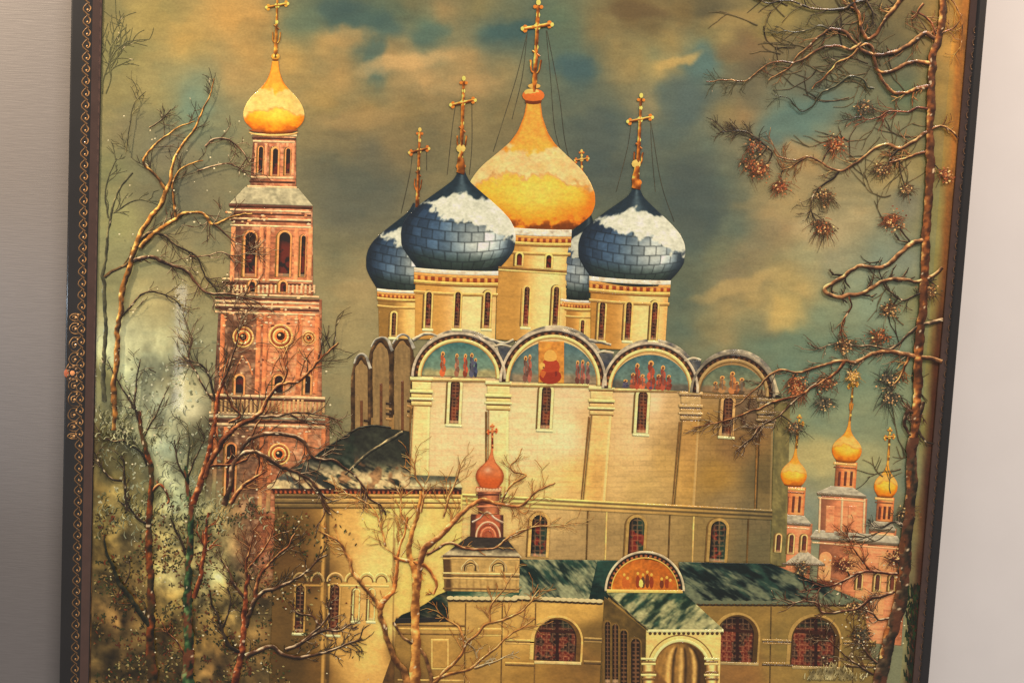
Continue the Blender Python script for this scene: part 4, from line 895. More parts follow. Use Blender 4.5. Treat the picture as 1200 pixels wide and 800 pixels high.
def green_roof(dark, pale, seed, diag=1.0, amt=.5, bot=.55):
    def f(x, y, u, v):
        a = (x + diag * y); b = (y - diag * x)
        st = .6 * fbm(a * .42, b * 1.3, 15, seed, 5) + .4 * fbm(a * .5, b * 2.0, 8, seed + 7, 3)
        k = mix(np.array(dark) * .6, dark, sst(.35, .6, st)); k = mix(k, (58, 100, 84), sst(.5, .7, fbm(a * .4, b, 13, seed + 2, 4)) * .6)
        k = mix(k, np.array(pale) * .72, sst(.58 - amt * .22 - bot * v * .26, .70 - amt * .2 - bot * v * .24, st) * .6)
        k = mix(k, pale, sst(.66 - amt * .22 - bot * v * .28, .74 - amt * .1 - bot * v * .22, st) * .6)
        return rough(k, x, y, .16, 5, 3, seed)
    return f
L = Layer()
L.quad((609, 655), (722, 656), (706, 703), (601, 698), green_roof((34, 70, 60), (176, 182, 150), 61, 1, .75, .5), 4.9, 1.2)
L.quad((795, 658), (904, 660), (1012, 704), (803, 706), green_roof((26, 50, 48), (134, 146, 122), 64, .6, .25, .8), 4.9, 1.2)
L.quad((700, 657), (724, 656), (712, 703), (690, 702), green_roof((20, 50, 46), (60, 90, 76), 66, 0, .1, .1), 5.0, 1.2)
L.quad((523, 692), (612, 690), (606, 700), (523, 700), green_roof((50, 98, 76), (176, 186, 150), 67, 0, .4, .3), 5.0, 1.2)
L.poly([(500, 706), (512, 697), (524, 692), (526, 725), (464, 727), (470, 720), (486, 714)], green_roof((30, 46, 38), (130, 122, 92), 68, .4, .3, .2), 5.0, 1.2)
L.quad((464, 724), (526, 722), (526, 728), (462, 730), flat((42, 40, 38), .2), 5.1, 1.2)
for x0, x1, y0, y1 in ((601, 706, 699, 704), (803, 1012, 705, 706), (524, 606, 700, 701)):
    n = int((x1 - x0) / 7)
    for i in range(n):
        f = (i + .5) / n; L.dab(x0 + (x1 - x0) * f, y0 + (y1 - y0) * f, 4.4, 2.4, (196, 192, 156) if x0 < 700 else (104, 116, 98), 5.3, 8)
        L.dab(x0 + (x1 - x0) * f, y0 + (y1 - y0) * f + 3.2, 4.4, 1.4, (62, 46, 28), 5.0, 8)
L.put('green_roof', gal, OIL)
for cx, yt, yb, w_ in ((654, 725, 774, 48), (865, 722, 775, 42), (957, 724, 780, 50)):
    L = Layer(); th = lean(cx); hq = 5.0; f = 1 if cx < 700 else .8
    A, B = arch_pts(cx, yt - 5, yb, w_ + 14, 14, th); L.loft(A, B, flat(np.array((206, 178, 112)) * f, .12), hq - .1, 1.3)
    A, B = arch_pts(cx + 1, yt - 2, yb, w_ + 7, 14, th); L.loft(A, B, flat(np.array((112, 84, 44)) * f, .15), hq, 1.2)
    A, B = arch_pts(cx - 1, yt, yb, w_, 14, th)
    def lat(x, y, u, v):
        k = mix((40, 24, 18), (134, 44, 30), sst(.44, .56, fbm(x, y, 9, int(cx), 3)) * .7 * sst(.25, .5, v)); k = mix(k, (44, 62, 44), (v < .35) * sst(.45, .6, fbm(x, y, 9, 4, 2)) * .7)
        cxx = cx - 1; gx = ((x - cxx) / 6.4) % 1; gy = ((y - yb) / 6.4) % 1; r = np.hypot(gx - .5, gy - .5)
        k = mix(k, (160, 118, 88), (np.abs(r - .34) < .09) * .45 * sst(.2, .45, v)); k = mix(k, (186, 156, 122), ((gx < .12) | (gy < .12)) * .5)
        k = mix(k, (52, 26, 20), (np.abs(x - cxx) < 2.0) * 1.0); k = mix(k, (66, 34, 24), (np.abs(v - .44) < .03) * 1.0)
        k = mix(k, (26, 16, 12), sst(.22, .0, v) * .8 + sst(.93, 1, u) * .7); return rough(k, x, y, .15, 3, 3)
    L.loft(A, B, lat, hq + .1, .9)
    L.quad((cx - w_ / 2 - 4, yb - .5), (cx + w_ / 2 + 3, yb + 1), (cx + w_ / 2 + 3, yb + 4.5), (cx - w_ / 2 - 4, yb + 3), flat(np.array((206, 190, 140)) * f, .15), hq + .4, 1.1)
    L.put('arched_window', gal, OIL, ['latticed arched window left of the porch', 'latticed arched window just right of the porch', 'latticed arched window at the far right'][0 if cx < 700 else 1 if cx < 900 else 2])
for x0, x1, y, f in ((592, 626, 748, 1), (684, 706, 746, .8), (893, 930, 748, .8), (988, 1026, 750, .75)):
    L = Layer()
    for dy, c in ((0, (214, 188, 122)), (2.4, (112, 88, 48)), (4, (196, 168, 106)), (27, (206, 178, 112)), (29.5, (110, 84, 46))):
        L.quad((x0, y + dy), (x1, y + dy + 1), (x1, y + dy + 3), (x0, y + dy + 2), flat(np.array(c) * f, .15), 4.9, 1.1)
    L.put('wall_moulding', gal, OIL)
L = Layer()
for x in (545, 588, 627, 903, 1000):
    L = Layer(); L.quad((x, 706), (x + 1.6, 706), (x, 800), (x - 1.6, 800), flat((120, 94, 52) if x < 800 else (98, 80, 46), .2), 4.8, 1.1)
    L.put('wall_joint', gal, OIL)
for x0, y0, x1, y1 in ((505, 748, 526, 784), (560, 735, 590, 745)):
    L = Layer()
    L.quad((x0, y0), (x1, y0), (x1, y1), (x0, y1), flat((206, 178, 114), .1), 4.8, 1.2); L.quad((x0 + 2, y0 + 2), (x1 - 2, y0 + 2), (x1 - 2, y1 - 2), (x0 + 2, y1 - 2), flat((172, 142, 82), .1), 4.9, 1.2)
    L.put('wall_panel', gal, OIL)
L = Layer()
for dy, c in ((731, (110, 84, 46)), (735, (206, 178, 112)), (741, (120, 94, 52)), (795, (196, 170, 108)), (799, (112, 88, 50))):
    L = Layer() if dy in (731, 795) else L
    L.quad((466, dy), (545, dy + 1), (545, dy + 3), (466, dy + 2), flat(c, .15), 4.8, 1.2)
    if dy in (741, 799): L.put('wall_moulding', gal, OIL)
# little red turret over the gallery
L = Layer(); h = 5.0
L.quad((519, 650), (609, 652), (608, 694), (521, 692), lambda x, y, u, v: rough(mix(mix((96, 70, 42), (186, 158, 98), sst(.08, .12, u)), (150, 122, 72), (v > .52) * .5 * (np.sin(x * .75) > .55)), x, y, .12), 5.2, 1.2)
for dy, c in ((650, (80, 50, 34)), (653, (190, 164, 108)), (670, (222, 198, 140)), (673, (110, 82, 46)), (676, (206, 178, 118)), (688, (120, 92, 52))): L.quad((519, dy), (609, dy + 1.4), (609, dy + 3.2), (519, dy + 1.8), flat(c, .15), 5.4, 1.1)
for cx in (551, 584):
    for s_, c in ((1, (226, 202, 146)), (.68, (112, 84, 46)), (.5, (214, 186, 124))): L.stroke([(cx - 10 * s_, 669), (cx - 8.5 * s_, 662), (cx, 669 - 14 * s_), (cx + 8.5 * s_, 662), (cx + 10 * s_, 669)], 1.8, 1.8, (np.array(c) * .75, c, np.array(c) * 1.05), 5.6, ridge=.15, step=1.2)
L.quad((549, 628), (592, 629), (612, 653), (516, 652), lambda x, y, u, v: rough(mix((62, 54, 46), (176, 168, 136), sst(.45, .85, v + .35 * (fbm(x, y, 8, 5, 3) - .5))), x, y, .2), 5.4, 1.1)
turret = L.put('painted_turret', panel, OIL, 'small brick red turret with an orange onion dome above the gallery', warm=.7)
L = Layer()
L.quad((552, 602), (590, 603), (590, 630), (551, 629), lambda x, y, u, v: rough(mix(mix((92, 52, 36), (190, 98, 58), sst(.12, .2, u)), (96, 54, 38), sst(.86, .94, u)), x, y, .15), 5.5, 1.0)
for r, c in ((15, (226, 186, 140)), (12.5, (160, 76, 44)), (9.6, (226, 140, 92)), (6.6, (180, 86, 50))): L.ring(572, 629, r, r * 1.25, 2, 0, math.pi, flat(c, .1), 5.8, .9)
L.stroke([(554, 612), (562, 607), (571, 600), (580, 607), (589, 612)], 2.4, 2.4, ((180, 140, 110), (220, 190, 150), (240, 220, 190)), 6.0, step=1.1)
L.quad((560, 575), (587, 575), (585, 604), (561, 604), lambda x, y, u, v: rough(mix(mix((110, 58, 38), (206, 124, 76), sst(.1, .5, u)), (120, 66, 44), sst(.7, 1, u)), x, y, .15), 5.4, 1.0)
for y, c in ((570, (190, 104, 64)), (574, (226, 160, 110)), (578, (110, 56, 36)), (588, (120, 64, 42)), (592, (200, 128, 84))): L.quad((558, y), (588, y), (588, y + 2.2), (558, y + 2.2), flat(c, .15), 5.7, 1.0)
for i in range(8): L.dab(560 + i * 3.7, 573, 1.8, 2, (232, 178, 130), 5.9)
L.put('turret_drum', turret, OIL, warm=.2)
L = Layer(); onion(L, (577, 522), (573, 571), 16.5, PROF_S, lambda u, v, x, y: rough(mix(mix((226, 128, 70), (216, 96, 34), sst(.6, .85, v)), mix((150, 62, 26), (240, 186, 140), np.exp(-((u + .2) / .45) ** 2 - ((v - .58) / .1) ** 2)), np.clip(sst(.7, 1, np.abs(u)) * .7 + np.exp(-((u + .2) / .45) ** 2 - ((v - .58) / .1) ** 2) * .8, 0, 1)), x, y, .08), 5.8, 1.0, .8)
L.put('onion_dome', turret, GOLD, 'small orange dome', warm=.1); ornate_cross('cross', (577, 525), (577, 498), 5, turret, 6.0, ((120, 50, 26), (196, 92, 50), (226, 140, 90)), 2.2, ball=False)
# porch
L = Layer()
def porch_side(x, y, u, v): return rough(mix((118, 98, 54), (70, 56, 30), fbm(x, y, 18, 5, 3) * .7 + sst(.6, 1, u) * .4), x, y, .15, 6, 5)
L.quad((708, 698), (757, 738), (757, 860), (700, 860), porch_side, 5.2, 1.4)
L.quad((757, 736), (845, 738), (842, 860), (756, 860), lambda x, y, u, v: rough(mix((206, 178, 116), (228, 202, 140), fbm(x, y, 22, 5, 3)), x, y, .1), 5.6, 1.4)
porch = L.put('painted_porch', panel, OIL, 'cream painted arched porch jutting from the gallery')
L = Layer()
L.quad((712, 694), (800, 693), (848, 737), (759, 738), green_roof((44, 86, 66), (206, 204, 160), 71, -1.0, .72, .45), 5.9, 1.1)
L.stroke([(711, 695), (735, 716), (759, 738)], 2, 2, ((40, 44, 34), (120, 116, 84), (206, 200, 156)), 6.2, step=1.4); 
for i in range(16):
    x = 760 + i * 5.6; L.dab(x + 2, 741.5, 2, 2.2, (84, 60, 34), 6.1, 7)
L.quad((758, 737), (848, 737), (848, 740.4), (758, 740.4), flat((222, 212, 170), .1), 6.2, 1.1)
L.put('porch_roof', porch, OIL)
L = Layer()
A, B = arch_pts(798, 752, 860, 62, 16, .04)
def inside(x, y, u, v):
    k = mix((150, 118, 66), (84, 62, 34), sst(.4, 1, u + .0)); 
    for c_, w_ in ((.28, .10), (.52, .09), (.78, .09)): k = mix(k, (206, 176, 112), np.exp(-((u - c_) / (w_ * .5)) ** 2) * sst(.12, .2, v) * .9); k = mix(k, (60, 42, 24), np.exp(-((u - c_ - .09) / .03) ** 2) * sst(.12, .2, v) * .8)
    k = mix(k, (118, 84, 46), sst(.62, .66, v + (u - .5) * -.5) * (u < .5) * .8); k = mix(k, (88, 64, 34), sst(.14, 0, v) * .8); return rough(k, x, y, .15, 3, 9)
L.loft(A, B, inside, 5.9, 1.1)
L.ring(798, 784, 35, 36, 3.5, -.05, math.pi + .05, flat((240, 218, 160), .1), 6.3); L.ring(798, 784, 31.6, 32.6, 1.6, -.05, math.pi + .05, flat((128, 96, 52), .1), 6.2)
L.ring(798, 784, 40, 41, 1.3, .25, math.pi - .25, flat((140, 108, 60), .1), 6.1)
L.put('porch_arch', porch, OIL)
for x in (760, 834):
    L = Layer()
    L.quad((x - 7, 776), (x + 7, 776), (x + 7, 860), (x - 7, 860), lambda xx, y, u, v: rough(mix(mix((120, 92, 52), (236, 210, 150), sst(0, .45, u)), (130, 100, 58), sst(.6, 1, u)), xx, y, .1), 6.3, 1.1)
    for y, e, c in ((770, 9, (236, 214, 160)), (774, 7.5, (120, 92, 52)), (776, 8.5, (226, 200, 142)), (786, 8, (130, 100, 58)), (789, 9, (226, 200, 146)), (794, 8, (120, 92, 52))): L.quad((x - e, y), (x + e, y), (x + e, y + 2.6), (x - e, y + 2.6), flat(c, .1), 6.6, 1.0)
    L.put('column', porch, OIL)
for x, a, b, w_ in ((712, 728, 800, 6), (721, 731, 800, 7), (731, 738, 806, 8), (745, 748, 830, 11)): window(porch, x, a, b, w_, h=5.6, fw=1.4, lattice=5, frame=(120, 98, 56), glass=(38, 26, 16), red=(52, 34, 22), sill=False, th=0)
L = Layer(); cx, cy, th = 755.5, 692, .02
a = np.linspace(math.pi / 2, 0, 20)
L.loft([(cx - 40 * math.cos(q), cy - 38 * math.sin(q)) for q in a], [(cx + 41 * math.cos(q), cy + 1 - 38 * math.sin(q)) for q in a], lambda x, y, u, v: rough(mix((206, 132, 54), (160, 88, 30), fbm(x, y, 13, 6, 3) + sst(.3, 0, v) * .5), x, y, .15, 4, 4), 6.0, 1.1)
rg = random.Random(5)
for fx, hh in ((-24, 20), (-20, 15), (-8, 22), (-2, 20), (3, 24), (8, 20), (20, 14), (26, 16), (30, 12)):
    L.dab(cx + fx, cy - 3 - hh * .35, 2.6, hh * .36, rg.choice([(150, 66, 30), (120, 60, 32), (186, 104, 44), (104, 70, 48)]), 6.2, 8); L.dab(cx + fx, cy - 3 - hh * .8, 1.7, 2, (226, 170, 84), 6.3)
L.dab(cx - 4, cy - 9, 3.2, 5, (240, 206, 120), 6.35)
L.ring(cx, cy, 47, 47, 2.6, 0, math.pi, lambda x, y, u, v: rough(mix((222, 216, 190), (160, 156, 140), fbm(x, y, 7, 3, 2)), x, y, .1), 6.8)
L.ring(cx, cy, 44.6, 44.6, 5, 0, math.pi, lambda x, y, u, v: rough(mix((42, 30, 24), (176, 110, 70), (np.sin(v * math.pi * 46) > .1) * sst(.25, .6, u) * .9), x, y, .15), 6.7, 1.0)
L.ring(cx, cy, 40, 39.6, 1.6, 0, math.pi, flat((226, 178, 100), .1), 6.6, 1.0)
L.quad((711, 690), (800, 691), (800, 694.5), (711, 694), flat((222, 190, 116), .1), 6.7, 1.1)
L.put('pediment', porch, OIL, 'half round orange pediment painting with small standing figures')

# ================================================================== trees: trunk mesh is the part, each bough a sub-part, fine twigs joined
GB = ((58, 38, 20), (166, 108, 44), (228, 186, 104)); DB = ((34, 26, 18), (66, 50, 34), (150, 128, 92)); OB = ((50, 24, 14), (146, 78, 40), (232, 170, 110))
SB = ((44, 30, 22), (104, 66, 40), (206, 184, 148)); GN = ((28, 34, 20), (60, 78, 42), (120, 140, 88)); OL = ((58, 56, 38), (88, 82, 52), (140, 132, 88)); GOLDB = ((132, 76, 28), (206, 148, 70), (250, 214, 138))
DG = ((62, 62, 44), (92, 90, 62), (128, 122, 84)); PINE = ((60, 34, 18), (156, 94, 46), (236, 188, 116))
rngT = random.Random(11); PB = []
def twigs(L, P, pal, h, n, length, w_, spread=.9, depth=2, r=rngT, up=0.25, snow=.0):
    """fine twigs sprouting from a bough"""
    P = np.array(P)
    for i in range(n):
        k = int(len(P) * (r.random() ** .7) * .98); k = min(max(k, 1), len(P) - 1)
        d = P[k] - P[k - 1]; a = math.atan2(d[1], d[0]) + r.choice([-1, 1]) * r.uniform(.35, spread)
        grow(L, P[k], a, length * r.uniform(.5, 1.1), w_, pal, h, depth, r, up, snow)
def grow(L, p, a, ln, w_, pal, h, depth, r, up, snow):
    pts_ = [np.array(p, float)]; n = max(3, int(ln / 6)); s_ = ln / n
    curl = r.uniform(-.16, .16)
    for _ in range(n):
        a += curl + r.uniform(-.28, .28); a += up * .25 * (math.sin(-math.pi / 2 - a))
        pts_.append(pts_[-1] + np.array([math.cos(a), math.sin(a)]) * s_)
    pts_ = [q for q in pts_ if 118 - .018 * q[1] < q[0] < 1132 - .086 * q[1]]
    if len(pts_) < 3: return
    Q = L.stroke(pts_, w_, max(.6, w_ * .4), pal, h, seed=r.randrange(500), k=3, step=2.6, ridge=.28, spots=snow)
    if depth > 1:
        for _ in range(r.choice([2, 2, 3])):
            j = r.randrange(len(Q) // 4, len(Q)); grow(L, Q[j], a + r.choice([-1, 1]) * r.uniform(.35, .8), ln * .55, w_ * .7, pal, h, depth - 1, r, up, snow)
def tree(name, label, trunk, boughs, tw=((0, 0),), spots=.1):
    """trunk = (points, w0, w1, palette); boughs = [(points, w0, w1, palette, twig count, twig length)]"""
    L = Layer(); p, w0, w1, pal, h = trunk
    L.stroke(p, w0, w1, pal, h, seed=len(name) + int(p[0][0]), k=7, spots=spots, step=1.8, ridge=.32)
    root = L.put(name, panel, IMPASTO, label); TL = Layer()
    for i, b in enumerate(boughs):
        L = Layer(); pts_, a, c, bp, n, ln = b[:6]; pal_t = b[6] if len(b) > 6 else bp
        if name == 'painted_pine': a, c, n = a * .88, c * .8, n * 2.4 + 3; ln *= 1.15; PB.append(np.array(pts_, float))
        else: n = n * 1.35
        Q = L.stroke(pts_, a, c, bp, h + .1 + .02 * i, seed=i * 7 + int(pts_[0][0]), k=5, spots=spots, step=1.8)
        L.put('bough', root, IMPASTO)
        if n: twigs(TL, Q, pal_t, h + .05, int(n), ln, max(1.0, c * .8), snow=.06)
    if TL.V: TL.put('twigs', root, IMPASTO, kind='stuff')
    return root
H0 = 7.0
# faint grey-green saplings, far left
tree('painted_sapling', 'faint grey green sapling at the far left edge', ([(122, 470), (121, 430), (124, 380), (121, 330), (124, 300), (128, 262), (133, 240), (142, 218), (156, 202)], 6, 2, DG, .5),
     [([(127, 255), (123, 230), (128, 205), (137, 185)], 2, 1, DG, 4, 22), ([(133, 250), (150, 238), (165, 234), (178, 238)], 2, 1, DG, 5, 20), ([(124, 110), (130, 90), (128, 60), (140, 40)], 1.5, 1, ((84, 84, 54), (94, 94, 60), (110, 108, 70)), 10, 40),
      ([(122, 325), (132, 318), (146, 312), (156, 302)], 4, 3, ((50, 36, 22), (104, 76, 40), (150, 122, 76)), 3, 20), ([(120, 110), (122, 90), (134, 62), (150, 48)], 1.5, 1, ((84, 84, 54), (92, 92, 58), (104, 100, 66)), 8, 36)], spots=.02)
# golden birch
tree('painted_birch', 'slender golden birch forking upward at the upper left', ([(133, 505), (133, 492), (134, 450), (137, 410), (138, 385), (142, 362), (144, 340), (150, 318), (157, 298), (165, 275), (175, 258), (187, 240), (194, 226), (200, 212)], 7.5, 5, GB, H0),
     [([(165, 290), (178, 275), (192, 266), (206, 256), (214, 251), (234, 250), (243, 256), (250, 263), (262, 259), (276, 252), (296, 250)], 5.5, 2, GB, 7, 26, SB),
      ([(200, 212), (203, 190), (212, 172), (225, 155), (234, 138), (240, 124), (248, 108), (251, 92)], 4, 1.2, GB, 8, 20, DB), ([(194, 222), (182, 206), (168, 190), (180, 172), (200, 155), (214, 147), (228, 143)], 3.6, 1.5, GB, 6, 24, DB),
      ([(206, 254), (204, 232), (203, 216), (210, 200), (222, 193), (238, 188)], 3.6, 1.4, GB, 5, 24, DB), ([(157, 306), (168, 303), (178, 302), (188, 306), (200, 311), (214, 314), (224, 323), (232, 335), (244, 344), (262, 344), (284, 347), (304, 354)], 5, 1.6, SB, 14, 34),
      ([(163, 284), (172, 274), (185, 273), (196, 278), (204, 286), (220, 294), (232, 304), (238, 318), (246, 332), (256, 342)], 3.6, 1.4, DB, 12, 30), ([(143, 370), (156, 356), (166, 345), (180, 342), (200, 348), (212, 360)], 3, 1.2, DB, 6, 24),
      ([(240, 172), (250, 164), (262, 162), (274, 168), (284, 178), (292, 192)], 2.8, 1.4, SB, 6, 20), ([(232, 200), (246, 196), (266, 192), (284, 198), (300, 204)], 2.4, 1, SB, 6, 20),
      ([(175, 150), (190, 140), (200, 128)], 2, 1, DB, 5, 18), ([(148, 178), (152, 148), (156, 125), (163, 106)], 2, .8, OL, 5, 18), ([(222, 300), (240, 300), (258, 296), (280, 300), (300, 290)], 2, .9, SB, 8, 24), ([(250, 262), (262, 272), (276, 284), (300, 292)], 2.2, .9, SB, 8, 26)], spots=.07)
# dark-stemmed trees at lower left
tree('painted_young_tree', 'orange barked young tree rising from dark bushes', ([(180, 860), (178, 800), (177, 760), (177, 700), (175, 650), (175, 600), (178, 560), (172, 530), (166, 505), (162, 480)], 12, 5, ((26, 26, 14), (136, 66, 26), (214, 118, 54), (70, 58, 30)), H0 + .3),
     [([(173, 545), (164, 528), (152, 521), (145, 512), (143, 495)], 4, 2, ((24, 24, 16), (52, 46, 30), (120, 120, 84)), 4, 22), ([(146, 516), (132, 517), (120, 510), (112, 500)], 3, 1.4, DB, 3, 16), ([(176, 612), (166, 610), (157, 602), (150, 590)], 4, 3, DB, 3, 18),
      ([(150, 598), (146, 575), (145, 552), (145, 538)], 4, 2, DB, 3, 20), ([(144, 564), (132, 561), (121, 550), (110, 530)], 3, 1.5, DB, 4, 18), ([(176, 735), (164, 718), (152, 700), (140, 684), (132, 664), (124, 645), (121, 628)], 7, 2.5, ((22, 26, 16), (54, 56, 34), (130, 80, 44)), 5, 18),
      ([(146, 683), (151, 672), (152, 656)], 2.5, 1, DB, 2, 12), ([(178, 575), (188, 568), (198, 584), (196, 590)], 4, 2.5, OB, 2, 16), ([(165, 500), (158, 476), (160, 450), (164, 420)], 3.2, 1.2, DB, 5, 26), ([(168, 512), (180, 490), (190, 470), (198, 452)], 2.6, 1, DB, 5, 22),
      ([(158, 480), (146, 460), (134, 440), (126, 422)], 2.6, 1.2, DB, 4, 16)], spots=.07)
tree('painted_young_tree', 'green mottled young tree with red streaked bark near the left bushes', ([(222, 860), (221, 800), (221, 740), (220, 690), (222, 640), (224, 600), (220, 570), (217, 545)], 16, 4, ((20, 36, 22), (54, 92, 50), (134, 160, 102), (134, 60, 34)), H0 + .2),
     [([(218, 650), (212, 632), (204, 618), (200, 604)], 4, 1.6, DB, 3, 16), ([(226, 700), (234, 680), (238, 655), (241, 630), (244, 600)], 6, 3, ((60, 24, 16), (166, 80, 36), (226, 148, 90)), 5, 22), ([(218, 560), (208, 540), (205, 515)], 3, 1.2, DB, 5, 22), ([(219, 560), (230, 535), (240, 512)], 3, 1, DB, 5, 20),
      ([(217, 770), (208, 752), (196, 740), (190, 728)], 2.6, 1.2, OB, 5, 14), ([(219, 548), (222, 520), (219, 498)], 2.4, 1, OL, 6, 22)], spots=.06)
# red-brown tree in front of the bell tower
tree('painted_apple_tree', 'twisted red brown tree with snowy boughs before the bell tower', ([(226, 590), (232, 575), (240, 548), (247, 520), (251, 500), (253, 480), (255, 462), (262, 446)], 9, 4, ((70, 26, 14), (168, 84, 40), (226, 158, 100), (80, 56, 36)), H0 + .3),
     [([(238, 560), (252, 530), (262, 515), (276, 500), (292, 492), (304, 484), (318, 462), (330, 450), (350, 446), (366, 432), (380, 415), (398, 402)], 7.5, 2, OB, 16, 34, DB), ([(262, 592), (270, 570), (272, 550), (280, 535), (296, 528), (312, 534), (326, 545), (340, 550), (354, 556), (366, 565), (376, 578), (380, 594), (388, 602)], 7, 2.4, SB, 12, 28),
      ([(276, 540), (286, 520), (302, 510), (322, 508), (344, 510), (356, 518), (364, 532), (376, 538), (394, 540), (404, 548), (414, 556), (424, 566), (432, 582), (446, 592), (452, 604)], 5.5, 1.8, SB, 14, 26), ([(300, 488), (320, 488), (340, 484), (362, 484), (386, 488), (402, 494)], 3.4, 1.4, SB, 8, 20),
      ([(252, 470), (248, 450), (240, 432), (228, 424), (214, 416)], 3.4, 1.4, DB, 10, 32), ([(256, 458), (268, 430), (276, 405), (282, 380)], 3.4, 1.2, SB, 10, 34), ([(268, 495), (282, 488), (274, 478), (266, 462), (262, 440), (268, 420)], 3.6, 1.4, OB, 8, 30, DB),
      ([(240, 548), (256, 545), (270, 544), (290, 538)], 4.4, 3, OB, 2, 18), ([(270, 590), (284, 570), (300, 558), (312, 552)], 6, 2.4, OB, 6, 22), ([(300, 556), (304, 540), (296, 520), (300, 500), (314, 480)], 3, 1.2, OB, 6, 24),
      ([(250, 470), (240, 455), (232, 440), (222, 420), (226, 396)], 2.4, 1, SB, 8, 36), ([(330, 450), (336, 436), (332, 420), (338, 404)], 2.6, 1, OB, 8, 30), ([(340, 485), (354, 492), (372, 496), (390, 500)], 2.4, 1, SB, 8, 20)], spots=.08)
# shrub tree lower centre-left
tree('painted_thorn_tree', 'low many branched thorn tree with snow on its limbs at the bottom left', ([(272, 860), (276, 800), (282, 770), (285, 745), (287, 715), (288, 695), (292, 672)], 11, 4, ((66, 26, 14), (150, 70, 32), (214, 130, 78)), H0 + .5),
     [([(284, 765), (270, 758), (262, 742), (256, 722), (249, 708), (245, 692)], 5, 2, DB, 5, 20), ([(260, 735), (268, 716), (270, 700), (266, 688)], 3, 1.2, DB, 4, 18), ([(288, 768), (304, 762), (318, 757), (330, 765), (352, 770), (372, 766), (392, 760), (412, 752), (424, 748)], 6.5, 2, SB, 14, 22, DB),
      ([(336, 762), (352, 754), (366, 744), (382, 738), (398, 738), (412, 730)], 5, 1.6, SB, 12, 20), ([(354, 752), (370, 738), (384, 722), (388, 700)], 3.6, 1.6, SB, 8, 18), ([(376, 732), (366, 722), (350, 718), (338, 706)], 3, 1.2, SB, 5, 14), ([(288, 735), (296, 708), (308, 694), (326, 688), (344, 680), (360, 668), (372, 656), (384, 650)], 5.5, 1.6, SB, 14, 20, DB),
      ([(300, 700), (302, 680), (312, 665), (326, 650), (338, 640), (346, 624)], 5, 1.4, OB, 14, 26, DB), ([(287, 700), (276, 686), (268, 668), (258, 655)], 3.4, 1.4, SB, 7, 20), ([(290, 680), (288, 660), (294, 640), (298, 620)], 3.4, 1.2, OB, 9, 24), ([(292, 665), (304, 650), (316, 632), (322, 610)], 3, 1, OB, 9, 26)], spots=.09)
# golden tree in the centre
GT = ((150, 78, 28), (226, 142, 66), (255, 210, 136)); GT2 = ((134, 78, 34), (206, 144, 74), (244, 204, 134)); WT = ((120, 84, 48), (214, 186, 130), (248, 232, 190))
tree('painted_gnarled_tree', 'gnarled golden tree glowing in front of the apse', ([(486, 860), (486, 800), (487, 760), (487, 720), (488, 690), (486, 668), (480, 648), (482, 625), (490, 600), (494, 575)], 15, 4, ((160, 92, 36), (222, 156, 76), (250, 204, 120)), H0 + .3),
     [([(478, 860), (476, 795), (466, 775), (456, 755), (450, 735), (445, 715), (438, 702), (424, 685), (414, 672), (409, 655), (398, 636), (385, 628), (374, 622)], 10, 2, ((104, 60, 28), (190, 132, 66), (240, 204, 140)), 10, 22, GT2),
      ([(444, 714), (450, 702), (462, 690), (466, 660), (468, 640), (474, 625), (478, 605)], 7, 2, GT, 8, 26, GT2), ([(488, 690), (492, 665), (498, 642), (512, 630), (528, 615), (542, 600), (552, 592), (564, 586), (586, 590), (604, 594), (620, 584), (634, 572), (650, 565)], 9, 1.8, ((130, 70, 34), (196, 126, 66), (236, 180, 112)), 14, 24, GT2),
      ([(462, 652), (480, 658), (496, 662), (506, 672), (512, 684), (508, 696)], 5, 3, GT, 3, 18), ([(500, 650), (516, 640), (530, 636), (544, 642), (558, 644), (580, 642), (592, 632), (606, 626), (622, 616)], 4, 1.6, ((92, 52, 30), (166, 104, 60), (226, 180, 126)), 8, 20, GT2),
      ([(494, 600), (496, 575), (488, 560), (486, 540)], 3, 1, GT2, 8, 28), ([(520, 606), (527, 580), (536, 560), (540, 545)], 3, 1, GT2, 8, 28), ([(588, 588), (598, 570), (612, 560), (616, 556), (602, 552), (598, 545), (606, 538), (612, 524)], 3, 1, GT2, 7, 20), ([(604, 594), (616, 602), (622, 590)], 2, 1, GT2, 5, 20),
      ([(584, 640), (600, 626), (622, 618), (650, 616), (676, 612)], 2.2, 1, GT2, 7, 20), ([(452, 640), (446, 615), (440, 600), (430, 588)], 2.6, 1, GT2, 9, 26), ([(480, 620), (470, 600), (472, 575)], 2.6, 1, GT2, 8, 24), ([(430, 590), (412, 580), (398, 578)], 2, 1, GT2, 7, 20)], spots=.08)
tree('painted_gnarled_tree', 'thin brown snow edged tree spreading over the gallery wall', ([(500, 860), (506, 810), (504, 790), (500, 775), (494, 762), (480, 752), (470, 742), (462, 728)], 7, 2.6, ((84, 52, 30), (150, 104, 58), (220, 186, 130)), H0 + .5),
     [([(506, 800), (520, 788), (538, 770), (546, 755), (560, 742), (570, 732), (584, 728), (600, 722), (612, 714), (622, 704), (632, 690)], 5, 1.4, GT2, 12, 22), ([(508, 795), (530, 788), (552, 783), (566, 770), (582, 758), (596, 744), (610, 736), (628, 724)], 4.4, 1.3, GT2, 10, 22),
      ([(556, 782), (570, 778), (582, 774), (598, 766)], 3, 1, WT, 6, 16), ([(544, 757), (538, 735), (524, 726), (512, 716)], 2.6, 1, GT2, 5, 16), ([(574, 730), (574, 712), (582, 700), (592, 688), (600, 672)], 2.6, 1, GT2, 7, 20), ([(560, 770), (556, 760), (546, 752)], 2.4, 1, WT, 3, 12)], spots=.08)
